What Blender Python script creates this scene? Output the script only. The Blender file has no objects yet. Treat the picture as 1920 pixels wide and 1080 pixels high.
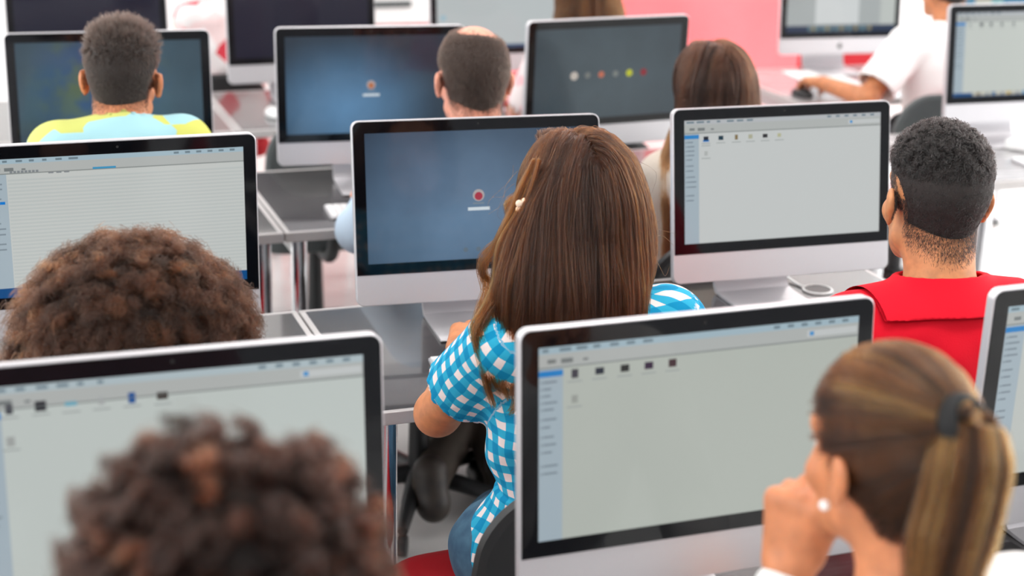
import bpy, math, random
import numpy as np
random.seed(7)
RNG = np.random.default_rng(11)
SC = bpy.context.scene
COL = SC.collection
V = lambda *a: np.array(a, float)
PI = math.pi

# ------------------------------------------------------------------ camera
F_PX = 3022.1
YAW, PITCH, ROLL = -0.3479, 0.3134, 0.0250
CAM = V(0, 0, 1.8709)
_fw = V(-math.sin(YAW)*math.cos(PITCH), math.cos(YAW)*math.cos(PITCH), -math.sin(PITCH))
_r0 = V(math.cos(YAW), math.sin(YAW), 0)
_u0 = np.cross(_r0, _fw)
_r = math.cos(ROLL)*_r0 + math.sin(ROLL)*_u0
_u = np.cross(_r, _fw)

def at(px, py, y):
    """world point seen at photo pixel (px, py) standing at distance y down the room"""
    d = _fw + _r*(px-960)/F_PX + _u*(540-py)/F_PX
    return CAM + d*y/d[1]

cam = bpy.data.cameras.new('camera')
cam.sensor_width = 36.0
cam.lens = F_PX*36/1920
cam.clip_start = 0.05
cam.dof.use_dof = True
cam.dof.focus_distance = 2.85
cam.dof.aperture_fstop = 2.7
camo = bpy.data.objects.new('camera', cam)
COL.objects.link(camo)
from mathutils import Matrix
camo.matrix_world = Matrix(((_r[0], _u[0], -_fw[0], CAM[0]), (_r[1], _u[1], -_fw[1], CAM[1]),
                            (_r[2], _u[2], -_fw[2], CAM[2]), (0, 0, 0, 1)))
SC.camera = camo
SC.view_settings.view_transform = 'Standard'
SC.view_settings.look = 'None'
SC.view_settings.exposure = 0.0
SC.view_settings.gamma = 1.0
SC.cycles.use_denoising = True
SC.cycles.max_bounces = 7
SC.cycles.use_adaptive_sampling = True
SC.cycles.adaptive_threshold = .02
SC.cycles.diffuse_bounces = 4
SC.cycles.glossy_bounces = 4
SC.cycles.transmission_bounces = 4
SC.cycles.caustics_reflective = False
SC.cycles.caustics_refractive = False
SC.cycles.sample_clamp_indirect = 6.0

# ------------------------------------------------------------------ materials
def s2l(c):
    return tuple(((x/255)/12.92 if x/255 <= .04045 else ((x/255+.055)/1.055)**2.4) for x in c)+(1.0,)

def pmat(name, rgb, rough=.5, metal=0., spec=.5, emit=None, es=1., sss=0., coat=0., bump=None):
    m = bpy.data.materials.new(name); m.use_nodes = True
    b = m.node_tree.nodes['Principled BSDF']
    b.inputs['Base Color'].default_value = s2l(rgb)
    b.inputs['Roughness'].default_value = rough
    b.inputs['Metallic'].default_value = metal
    b.inputs['Specular IOR Level'].default_value = spec
    if emit is not None:
        b.inputs['Emission Color'].default_value = s2l(emit)
        b.inputs['Emission Strength'].default_value = es
    if sss:
        b.inputs['Subsurface Weight'].default_value = sss
        b.inputs['Subsurface Radius'].default_value = (1., .25, .12)
        b.inputs['Subsurface Scale'].default_value = .012
    if coat:
        b.inputs['Coat Weight'].default_value = coat
        b.inputs['Coat Roughness'].default_value = .05
    if bump:
        nt = m.node_tree
        tc = nt.nodes.new('ShaderNodeTexCoord'); mp = nt.nodes.new('ShaderNodeMapping')
        nz = nt.nodes.new('ShaderNodeTexNoise'); bp = nt.nodes.new('ShaderNodeBump')
        mp.inputs['Scale'].default_value = bump[0]
        nz.inputs['Scale'].default_value = 1.0; nz.inputs['Detail'].default_value = 3
        bp.inputs['Strength'].default_value = bump[1]; bp.inputs['Distance'].default_value = bump[2]
        nt.links.new(tc.outputs['Object'], mp.inputs[0]); nt.links.new(mp.outputs[0], nz.inputs['Vector'])
        nt.links.new(nz.outputs[0], bp.inputs['Height']); nt.links.new(bp.outputs[0], b.inputs['Normal'])
    return m

def node(nt, kind, **kw):
    n = nt.nodes.new(kind)
    for k, v in kw.items(): setattr(n, k, v)
    return n

def noise_color(m, c1, c2, scale, detail=4, lo=.35, hi=.65, coord='Object', vscale=(1, 1, 1)):
    nt = m.node_tree; b = nt.nodes['Principled BSDF']
    tc = node(nt, 'ShaderNodeTexCoord'); mp = node(nt, 'ShaderNodeMapping'); nz = node(nt, 'ShaderNodeTexNoise')
    cr = node(nt, 'ShaderNodeValToRGB')
    mp.inputs['Scale'].default_value = vscale
    nz.inputs['Scale'].default_value = scale; nz.inputs['Detail'].default_value = detail
    cr.color_ramp.elements[0].position = lo; cr.color_ramp.elements[1].position = hi
    cr.color_ramp.elements[0].color = s2l(c1); cr.color_ramp.elements[1].color = s2l(c2)
    nt.links.new(tc.outputs[coord], mp.inputs[0]); nt.links.new(mp.outputs[0], nz.inputs['Vector'])
    nt.links.new(nz.outputs[0], cr.inputs[0]); nt.links.new(cr.outputs[0], b.inputs['Base Color'])
    return m

M = {}
M['alu'] = pmat('brushed_aluminium', (204, 202, 206), .38, .55, .5)
M['alu_edge'] = pmat('aluminium_rim', (205, 205, 208), .3, .8)
M['black_glass'] = pmat('black_glass', (9, 10, 14), .06, 0, .34)
M['desk'] = noise_color(pmat('dark_wood_laminate', (60, 58, 60), .26, 0, .5, coat=.7), (38, 37, 39), (62, 59, 60), 14, vscale=(1, 9, 9))
M['pale_desk'] = noise_color(pmat('pale_grey_laminate', (170, 168, 170), .25, 0, .5, coat=.5), (150, 149, 151), (186, 184, 186), 10, vscale=(1, 9, 9))
M['trim'] = pmat('grey_desk_edge', (188, 184, 184), .4, .2)
M['chrome'] = pmat('chrome', (225, 226, 230), .12, 1.0)
M['grey_paint'] = pmat('light_grey_steel', (205, 206, 208), .35, .3)
M['plastic'] = pmat('black_plastic', (30, 31, 33), .45)
M['grey_plastic'] = pmat('grey_plastic', (84, 89, 90), .5)
M['red_fabric'] = pmat('red_upholstery', (190, 10, 28), .8, bump=((400, 400, 400), .2, .001))
M['white_plastic'] = pmat('white_plastic', (238, 238, 238), .35)
M['key'] = pmat('white_key', (245, 245, 246), .4)
M['paper'] = pmat('paper', (246, 246, 246), .7)
M['floor'] = noise_color(pmat('glossy_pale_floor', (238, 238, 236), .2, 0, .5), (222, 222, 220), (242, 242, 240), 3, 5)
M['wall'] = noise_color(pmat('white_wall', (240, 240, 240), .8), (236, 236, 235), (245, 245, 245), 2)
M['red_wall'] = noise_color(pmat('coral_red_wall', (246, 112, 118), .6), (243, 106, 112), (248, 118, 124), 1.5)
M['ceil'] = pmat('white_ceiling', (245, 245, 245), .9)
M['lamp'] = pmat('lamp_diffuser', (255, 255, 255), .5, emit=(255, 253, 248), es=2.0)
M['glass_cyl'] = pmat('dark_grommet', (20, 22, 24), .4)
M['leather'] = noise_color(pmat('dark_brown_leather', (46, 40, 36), .55), (38, 33, 30), (58, 50, 44), 30)
M['pearl'] = pmat('pearl', (245, 240, 238), .15, coat=.6)
M['elastic'] = pmat('black_elastic', (12, 12, 14), .8)
M['eye'] = pmat('eye_white', (235, 232, 228), .1)
M['iris'] = pmat('eye_iris', (50, 32, 22), .1)
M['clip'] = pmat('cream_enamel', (240, 214, 190), .25)
M['logo'] = pmat('dark_emblem', (34, 34, 36), .3)

def skin(name, rgb):
    m = pmat('skin_'+name, rgb, .48, 0, .4, sss=.25)
    c1 = tuple(int(x*.93) for x in rgb); c2 = tuple(min(255, int(x*1.05)) for x in rgb)
    noise_color(m, c1, c2, 45, 4)
    return m

def hairmat(name, c1, c2, rough=.32, c3=None, ior=1.42):
    m = bpy.data.materials.new('hair_'+name); m.use_nodes = True
    nt = m.node_tree
    for n in list(nt.nodes): nt.nodes.remove(n)
    out = node(nt, 'ShaderNodeOutputMaterial')
    h = node(nt, 'ShaderNodeBsdfHairPrincipled')
    h.parametrization = 'COLOR'
    h.inputs['Roughness'].default_value = rough
    h.inputs['Radial Roughness'].default_value = .4
    h.inputs['IOR'].default_value = ior
    hi = node(nt, 'ShaderNodeAttribute', attribute_name='tone'); cr = node(nt, 'ShaderNodeValToRGB')
    cr.color_ramp.elements[0].color = s2l(c1); cr.color_ramp.elements[1].color = s2l(c2)
    if c3 is not None:
        e = cr.color_ramp.elements.new(.62); e.color = s2l(c2)
        cr.color_ramp.elements[-1].color = s2l(c3)
    nt.links.new(hi.outputs['Fac'], cr.inputs[0])
    nt.links.new(cr.outputs[0], h.inputs['Color'])
    nt.links.new(h.outputs[0], out.inputs[0])
    return m

_scr = {}
def scr(rgb, es=.78):
    """a lit picture element of a display: glass in front, light behind"""
    k = (tuple(rgb), es)
    if k not in _scr:
        _scr[k] = pmat('display_light', (6, 6, 7), .12, 0, .3, emit=rgb, es=es)
    return _scr[k]

# ------------------------------------------------------------------ mesh helpers
def link(name, me, parent=None, loc=None):
    o = bpy.data.objects.new(name, me); COL.objects.link(o)
    if parent is not None: o.parent = parent
    if loc is not None: o.location = loc
    return o

class MB:
    def __init__(s): s.v = []; s.f = []; s.m = []
    def loops(s, L, cap0=True, cap1=True, mat=0, closed=True):
        n = len(L[0]); b = len(s.v)
        for l in L: s.v += [tuple(p) for p in l]
        for i in range(len(L)-1):
            for j in range(n if closed else n-1):
                a = b+i*n+j; c = b+i*n+(j+1) % n
                s.f.append((a, c, c+n, a+n)); s.m.append(mat)
        if cap0: s.f.append(tuple(b+j for j in reversed(range(n)))); s.m.append(mat)
        if cap1: s.f.append(tuple(b+(len(L)-1)*n+j for j in range(n))); s.m.append(mat)
        return s
    def box(s, lo, hi, mat=0, T=None):
        x0, y0, z0 = lo; x1, y1, z1 = hi
        P = [(x0, y0, z0), (x1, y0, z0), (x1, y1, z0), (x0, y1, z0)]
        Q = [(x, y, z1) for x, y, _ in P]
        if T: P = [T(*p) for p in P]; Q = [T(*p) for p in Q]
        return s.loops([P, Q], mat=mat)
    def rbox(s, lo, hi, r, ch=.003, mat=0, T=None):
        """slab with rounded plan corners and chamfered edges"""
        w, d = hi[0]-lo[0], hi[1]-lo[1]; cx, cy = (hi[0]+lo[0])/2, (hi[1]+lo[1])/2
        L = []
        for ins, z in ((ch, lo[2]), (0, lo[2]+ch), (0, hi[2]-ch), (ch, hi[2])):
            q = [(cx+x, cy+y, z) for x, y in rrect(w-2*ins, d-2*ins, max(r-ins, .0005))]
            L.append([T(*p) for p in q] if T else q)
        return s.loops(L, mat=mat)
    def tube(s, pts, r, n=12, mat=0, cap=True):
        pts = [np.array(p, float) for p in pts]; L = []
        rs = r if hasattr(r, '__len__') else [r]*len(pts)
        up = V(0, 0, 1)
        for i, p in enumerate(pts):
            t = pts[min(i+1, len(pts)-1)]-pts[max(i-1, 0)]; t /= np.linalg.norm(t)+1e-9
            a = np.cross(t, up)
            if np.linalg.norm(a) < .1: a = np.cross(t, V(0, 1, 0))
            a /= np.linalg.norm(a); b = np.cross(t, a)
            L.append([tuple(p+rs[i]*(math.cos(k*2*PI/n)*a-math.sin(k*2*PI/n)*b)) for k in range(n)])
        return s.loops(L, cap, cap, mat)
    def lathe(s, prof, n=24, c=(0, 0), mat=0):
        return s.loops([[(c[0]+r*math.cos(k*2*PI/n), c[1]+r*math.sin(k*2*PI/n), z) for k in range(n)] for r, z in prof], mat=mat)
    def build(s, name, mats, parent=None, smooth=False, loc=None):
        me = bpy.data.meshes.new(name); me.from_pydata(s.v, [], s.f)
        if not isinstance(mats, (list, tuple)): mats = [mats]
        for m in mats: me.materials.append(m)
        if len(mats) > 1: me.polygons.foreach_set('material_index', s.m)
        if smooth:
            me.shade_smooth()
            me.set_sharp_from_angle(angle=math.radians(38))
        me.update()
        return link(name, me, parent, loc)

def rrect(w, h, r, n=5):
    P = []
    for cx, cy, a0 in ((w/2-r, h/2-r, 0), (-w/2+r, h/2-r, 90), (-w/2+r, -h/2+r, 180), (w/2-r, -h/2+r, 270)):
        for k in range(n+1):
            a = math.radians(a0+90*k/n); P.append((cx+r*math.cos(a), cy+r*math.sin(a)))
    return P

def empty(name, loc, rz=0., label=None, cat=None, group=None):
    o = bpy.data.objects.new(name, None); COL.objects.link(o)
    o.location = loc; o.rotation_euler = (0, 0, rz); o.empty_display_size = .1
    return tag(o, label, cat, group)

def tag(o, label=None, cat=None, group=None, kind=None):
    if label: o['label'] = label
    if cat: o['category'] = cat
    if group: o['group'] = group
    if kind: o['kind'] = kind
    return o

def raw_mesh(name, v, f, mat, parent=None, smooth=True, attr=None):
    """quads from numpy arrays"""
    me = bpy.data.meshes.new(name)
    v = np.ascontiguousarray(v, 'f4'); f = np.ascontiguousarray(f, 'i4')
    me.vertices.add(len(v)); me.vertices.foreach_set('co', v.ravel())
    me.loops.add(f.size); me.loops.foreach_set('vertex_index', f.ravel())
    me.polygons.add(len(f)); me.polygons.foreach_set('loop_start', np.arange(0, f.size, 4, dtype='i4'))
    me.update(calc_edges=True); me.validate()
    if smooth: me.shade_smooth()
    me.materials.append(mat)
    if attr is not None:
        for k, a in attr.items():
            at_ = me.attributes.new(k, 'FLOAT_VECTOR', 'POINT'); at_.data.foreach_set('vector', np.ascontiguousarray(a, 'f4').ravel())
    return link(name, me, parent)

# ------------------------------------------------------------------ implicit surfaces (bodies, hair volumes, cloth)
class Grid:
    def __init__(s, lo, hi, h):
        s.lo = np.array(lo, float); s.h = h
        s.n = np.ceil((np.array(hi)-s.lo)/h).astype(int)+1
        s.ax = [(s.lo[i]+h*np.arange(s.n[i])).astype('f4') for i in range(3)]
    def new(s): return np.full(s.n, .15, 'f4')
    def sl(s, lo, hi):
        a = np.clip(np.floor((np.array(lo)-s.lo)/s.h).astype(int), 0, s.n)
        b = np.clip(np.ceil((np.array(hi)-s.lo)/s.h).astype(int)+1, 0, s.n)
        return tuple(slice(int(a[i]), int(b[i])) for i in range(3))
    def xyz(s, sl=None):
        if sl is None: sl = (slice(None),)*3
        return s.ax[0][sl[0]][:, None, None], s.ax[1][sl[1]][None, :, None], s.ax[2][sl[2]][None, None, :]

def cone(a, b, ra, rb):
    a = np.array(a, float); b = np.array(b, float); d = b-a; dd = max(float(d@d), 1e-9); rm = max(ra, rb)
    def f(x, y, z):
        t = np.clip(((x-a[0])*d[0]+(y-a[1])*d[1]+(z-a[2])*d[2])/dd, 0, 1)
        return np.sqrt((x-a[0]-t*d[0])**2+(y-a[1]-t*d[1])**2+(z-a[2]-t*d[2])**2)-(ra+(rb-ra)*t)
    return np.minimum(a, b)-rm, np.maximum(a, b)+rm, f

def ell(c, r, R=None):
    c = np.array(c, float); r = np.array(r, float); R = np.eye(3) if R is None else R
    e = np.sqrt(((R*r)**2).sum(1))
    def f(x, y, z):
        X, Y, Z = x-c[0], y-c[1], z-c[2]
        q = [R[0, i]*X+R[1, i]*Y+R[2, i]*Z for i in range(3)]
        k0 = np.sqrt(sum((q[i]/r[i])**2 for i in range(3)))
        k1 = np.sqrt(sum((q[i]/r[i]**2)**2 for i in range(3)))+1e-6
        return k0*(k0-1)/k1
    return c-e, c+e, f

def smin(a, b, k):
    if k <= 0: return np.minimum(a, b)
    h = np.maximum(k-np.abs(a-b), 0)/k
    return np.minimum(a, b)-h*h*k*.25

def add(G, F, prim, k=.0, grow=0., sub=False):
    lo, hi, f = prim; pad = k+4*G.h+abs(grow)
    sl = G.sl(lo-pad, hi+pad)
    d = f(*G.xyz(sl)).astype('f4')-grow
    if sub: F[sl] = -smin(-F[sl], d, k)
    else: F[sl] = smin(F[sl], d, k)

OFF = np.array([(i, j, k) for i in (0, 1) for j in (0, 1) for k in (0, 1)])
EDG = [(a, b) for a in range(8) for b in range(a+1, 8) if np.abs(OFF[a]-OFF[b]).sum() == 1]
def snet(F, G):
    S = F < 0
    c = np.zeros(np.array(F.shape)-1, 'u1')
    for o in OFF: c += S[o[0]:F.shape[0]-1+o[0], o[1]:F.shape[1]-1+o[1], o[2]:F.shape[2]-1+o[2]]
    mix = (c > 0) & (c < 8)
    idx = np.argwhere(mix); ids = np.full(mix.shape, -1, 'i4'); ids[mix] = np.arange(len(idx))
    val = np.stack([F[idx[:, 0]+o[0], idx[:, 1]+o[1], idx[:, 2]+o[2]] for o in OFF], 1)
    acc = np.zeros((len(idx), 3)); cnt = np.zeros(len(idx))
    for a, b in EDG:
        va, vb = val[:, a], val[:, b]; m = (va < 0) != (vb < 0)
        t = np.where(m, va/np.where(m, va-vb, 1), 0)[:, None]
        acc += np.where(m[:, None], OFF[a]+t*(OFF[b]-OFF[a]), 0); cnt += m
    v = G.lo+G.h*(idx+acc/cnt[:, None])
    faces = []
    for ax in range(3):
        s0 = [slice(1, -1)]*3; s1 = [slice(1, -1)]*3
        s0[ax] = slice(0, -1); s1[ax] = slice(1, None)
        A = S[tuple(s0)]; B = S[tuple(s1)]
        ed = np.argwhere(A != B); fl = A[ed[:, 0], ed[:, 1], ed[:, 2]]
        base = ed+1; base[:, ax] -= 1
        o1, o2 = [(1, 2), (2, 0), (0, 1)][ax]
        q = []
        for d1, d2 in ((-1, -1), (0, -1), (0, 0), (-1, 0)):
            p = base.copy(); p[:, o1] += d1; p[:, o2] += d2; q.append(ids[p[:, 0], p[:, 1], p[:, 2]])
        q = np.stack(q, 1); q[~fl] = q[~fl][:, ::-1]; faces.append(q)
    f = np.concatenate(faces); f = f[(f >= 0).all(1)]
    return v, f

class Samp:
    def __init__(s, F, G): s.F = F; s.G = G
    def __call__(s, p):
        q = (p-s.G.lo)/s.G.h; q = np.clip(q, 0, np.array(s.F.shape)-1.001); i = q.astype(int); t = q-i; r = 0
        for o in OFF:
            w = np.prod(np.where(o == 1, t, 1-t), 1)
            r = r+w*s.F[i[:, 0]+o[0], i[:, 1]+o[1], i[:, 2]+o[2]]
        return r
    def grad(s, p):
        e = s.G.h
        g = np.stack([s(p+V(e, 0, 0))-s(p-V(e, 0, 0)), s(p+V(0, e, 0))-s(p-V(0, e, 0)), s(p+V(0, 0, e))-s(p-V(0, 0, e))], 1)
        return g/(np.linalg.norm(g, axis=1, keepdims=True)+1e-9)

def rotm(yaw=0, pitch=0, roll=0):
    """yaw: to the left, pitch: nod down, roll: lean to own right, degrees"""
    a, b, c = (math.radians(t) for t in (yaw, -pitch, roll))
    Z = np.array([[math.cos(a), -math.sin(a), 0], [math.sin(a), math.cos(a), 0], [0, 0, 1]])
    X = np.array([[1, 0, 0], [0, math.cos(b), -math.sin(b)], [0, math.sin(b), math.cos(b)]])
    Y = np.array([[math.cos(c), 0, math.sin(c)], [0, 1, 0], [-math.sin(c), 0, math.cos(c)]])
    return Z@X@Y

def nrm(v): v = np.array(v, float); return v/(np.linalg.norm(v)+1e-9)

# ------------------------------------------------------------------ strands
def strands(name, P, mat, parent, r0=.0004, r1=.00015, tone=None):
    """P: (n strands, m points, 3) -> one hair-curves object"""
    P = np.asarray(P, 'f4'); n, m = P.shape[:2]
    cu = bpy.data.hair_curves.new(name)
    cu.add_curves([m]*n)
    cu.position_data.foreach_set('vector', P.ravel())
    ra = cu.attributes.get('radius') or cu.attributes.new('radius', 'FLOAT', 'POINT')
    t = np.linspace(0, 1, m); rr = (r0+(r1-r0)*t**1.5)
    ra.data.foreach_set('value', np.tile(rr, n).astype('f4'))
    tn = np.clip(RNG.normal(.45, .22, n) if tone is None else tone, 0, 1)
    if tn.ndim == 1: tn = np.repeat(tn[:, None], m, 1)
    ta = cu.attributes.new('tone', 'FLOAT', 'POINT'); ta.data.foreach_set('value', np.ascontiguousarray(tn, 'f4').ravel())
    cu.materials.append(mat)
    o = bpy.data.objects.new(name, cu); COL.objects.link(o); o.parent = parent
    return o

def surf_points(v, f, n, w=None):
    a = v[f[:, 0]]; b = v[f[:, 1]]; c = v[f[:, 2]]; d = v[f[:, 3]]
    nr = np.cross(c-a, d-b); ar = np.linalg.norm(nr, axis=1)+1e-12; nr = nr/ar[:, None]
    cen = (a+b+c+d)/4
    pw = ar if w is None else ar*w(cen)
    i = RNG.choice(len(f), n, p=pw/pw.sum())
    u = RNG.random((n, 2))
    p = (a[i]*(1-u[:, :1])+b[i]*u[:, :1])*(1-u[:, 1:])+(d[i]*(1-u[:, :1])+c[i]*u[:, :1])*u[:, 1:]
    return p, nr[i]

def perp(d):
    a = np.where(np.abs(d[:, 2:]) < .9, np.array([[0, 0, 1.]]), np.array([[1., 0, 0]]))
    e1 = np.cross(d, a); e1 /= np.linalg.norm(e1, axis=1, keepdims=True)+1e-9
    return e1, np.cross(d, e1)

def bezier_path(pts, m):
    """Catmull-Rom through pts, m samples"""
    p = np.array([pts[0]]+list(pts)+[pts[-1]], float); n = len(pts)-1
    t = np.linspace(0, n-1e-6, m); i = t.astype(int); u = (t-i)[:, None]
    a, b, c, d = p[i], p[i+1], p[i+2], p[i+3]
    return .5*(2*b+(c-a)*u+(2*a-5*b+4*c-d)*u**2+(3*b-a-3*c+d)*u**3)

def lock(pts, n, spread, m=28, taper=.35, wav=.0, jitter=.0015):
    """a lock of n hairs around a guide line"""
    g = bezier_path(pts, m); t = np.linspace(0, 1, m)
    o = RNG.normal(0, 1, (n, 1, 3)); o /= np.maximum(1, np.linalg.norm(o, axis=2, keepdims=True)/1.6)
    w = spread*(1-(1-taper)*np.abs(2*t-.9)**1.5)[None, :, None]
    P = g[None]+o*w
    ph = RNG.random((n, 1, 3))*.9+np.array([0, 1.5, 3.])
    P = P+wav*np.sin(t[None, :, None]*14+ph)+RNG.normal(0, jitter, (n, 1, 3))*t[None, :, None]*2
    sh = RNG.random((n, 1, 1))*.16
    return P+ (P[:, -1:]-P[:, -2:-1])*0*sh

# ------------------------------------------------------------------ heads and bodies
def head_prims(Hc, R, s):
    """(prim, blend) list for a head; local +y is the face, z up, origin mid-head"""
    L = lambda x, y, z: Hc+R@(s*V(x, y, z))
    E = lambda c, r: ell(L(*c), s*V(*r), R)
    K = lambda a, b, ra, rb: cone(L(*a), L(*b), s*ra, s*rb)
    out = [(E((0, -.014, .034), (.075, .095, .089)), 0), (E((0, .03, -.04), (.056, .062, .076)), .03)]
    out += [(K((x*.05, .005, -.062), (x*.016, .074, -.1), .017, .016), .025) for x in (-1, 1)]
    out += [(E((0, .068, .028), (.05, .022, .018)), .02)]
    out += [(E((x*.042, .062, -.03), (.02, .018, .02)), .02) for x in (-1, 1)]
    out += [(K((0, .088, .008), (0, .108, -.034), .0085, .0125), .012)]
    out += [(E((x*.012, .098, -.037), (.009, .01, .008)), .008) for x in (-1, 1)]
    out += [(E((0, .088, -.064), (.022, .013, .006)), .006), (E((0, .086, -.074), (.019, .013, .007)), .006)]
    return out

def ear_prims(Hc, R, s, side):
    L = lambda x, y, z: Hc+R@(s*V(x, y, z))
    a = math.radians(24)*side
    Re = R@np.array([[math.cos(a), -math.sin(a), 0], [math.sin(a), math.cos(a), 0], [0, 0, 1]])
    # flat shell of an ear swinging outwards to the rear, with a bowl and a lobe
    pos = [(ell(L(side*.084, -.012, .0), s*V(.0075, .020, .023), Re), .007), (ell(L(side*.082, -.008, -.019), s*V(.0068, .014, .022), Re), .010)]
    neg = [(ell(L(side*.095, .0, -.006), s*V(.011, .0085, .017), Re), .006)]
    return pos, neg

def hand_prims(W, f, n, side, curl, sc=1.0, thumb=None):
    """W wrist, f direction of the fingers, n out of the palm, side +1: thumb on cross(f,n) side"""
    f = nrm(f); n = nrm(n-f*np.dot(f, n)); t = np.cross(f, n)*side
    out = []
    for q in (-.028, -.009, .010, .028):
        out.append((cone(W+f*.01+t*q*.6, W+f*.085*sc+t*q*sc, .018*sc, .0125*sc), .014))
    fing = []
    lens = ((.028, (.036, .024, .02)), (.0095, (.042, .028, .022)), (-.0095, (.04, .026, .021)), (-.028, (.031, .02, .018)))
    for i, (q, ls) in enumerate(lens):
        p = W+f*(.086 if i in (1, 2) else .08)*sc+t*q*sc; ang = 0
        rad = (.0092, .0086, .008, .007)
        for j, l in enumerate(ls):
            ang += curl[j]*(1+.06*(i-1))
            d = f*math.cos(ang)+n*math.sin(ang)
            e = p+d*l*sc
            fing.append((cone(p, e, rad[j]*sc, rad[j+1]*sc), .005 if j else .010)); p = e
    p0 = W+f*.025*sc+t*.026*sc+n*.008
    d1 = nrm(f*.75+t*.55+n*.45) if thumb is None else nrm(thumb[0]); d2 = nrm(f*.85+t*.05+n*.55) if thumb is None else nrm(thumb[1])
    p1 = p0+d1*.042*sc; p2 = p1+d2*.032*sc; p3 = p2+d2*.024*sc
    fing += [(cone(p0, p1, .017*sc, .0115*sc), .012), (cone(p1, p2, .0112*sc, .0098*sc), .004), (cone(p2, p3, .0096*sc, .0078*sc), .003)]
    return out+fing

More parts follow.
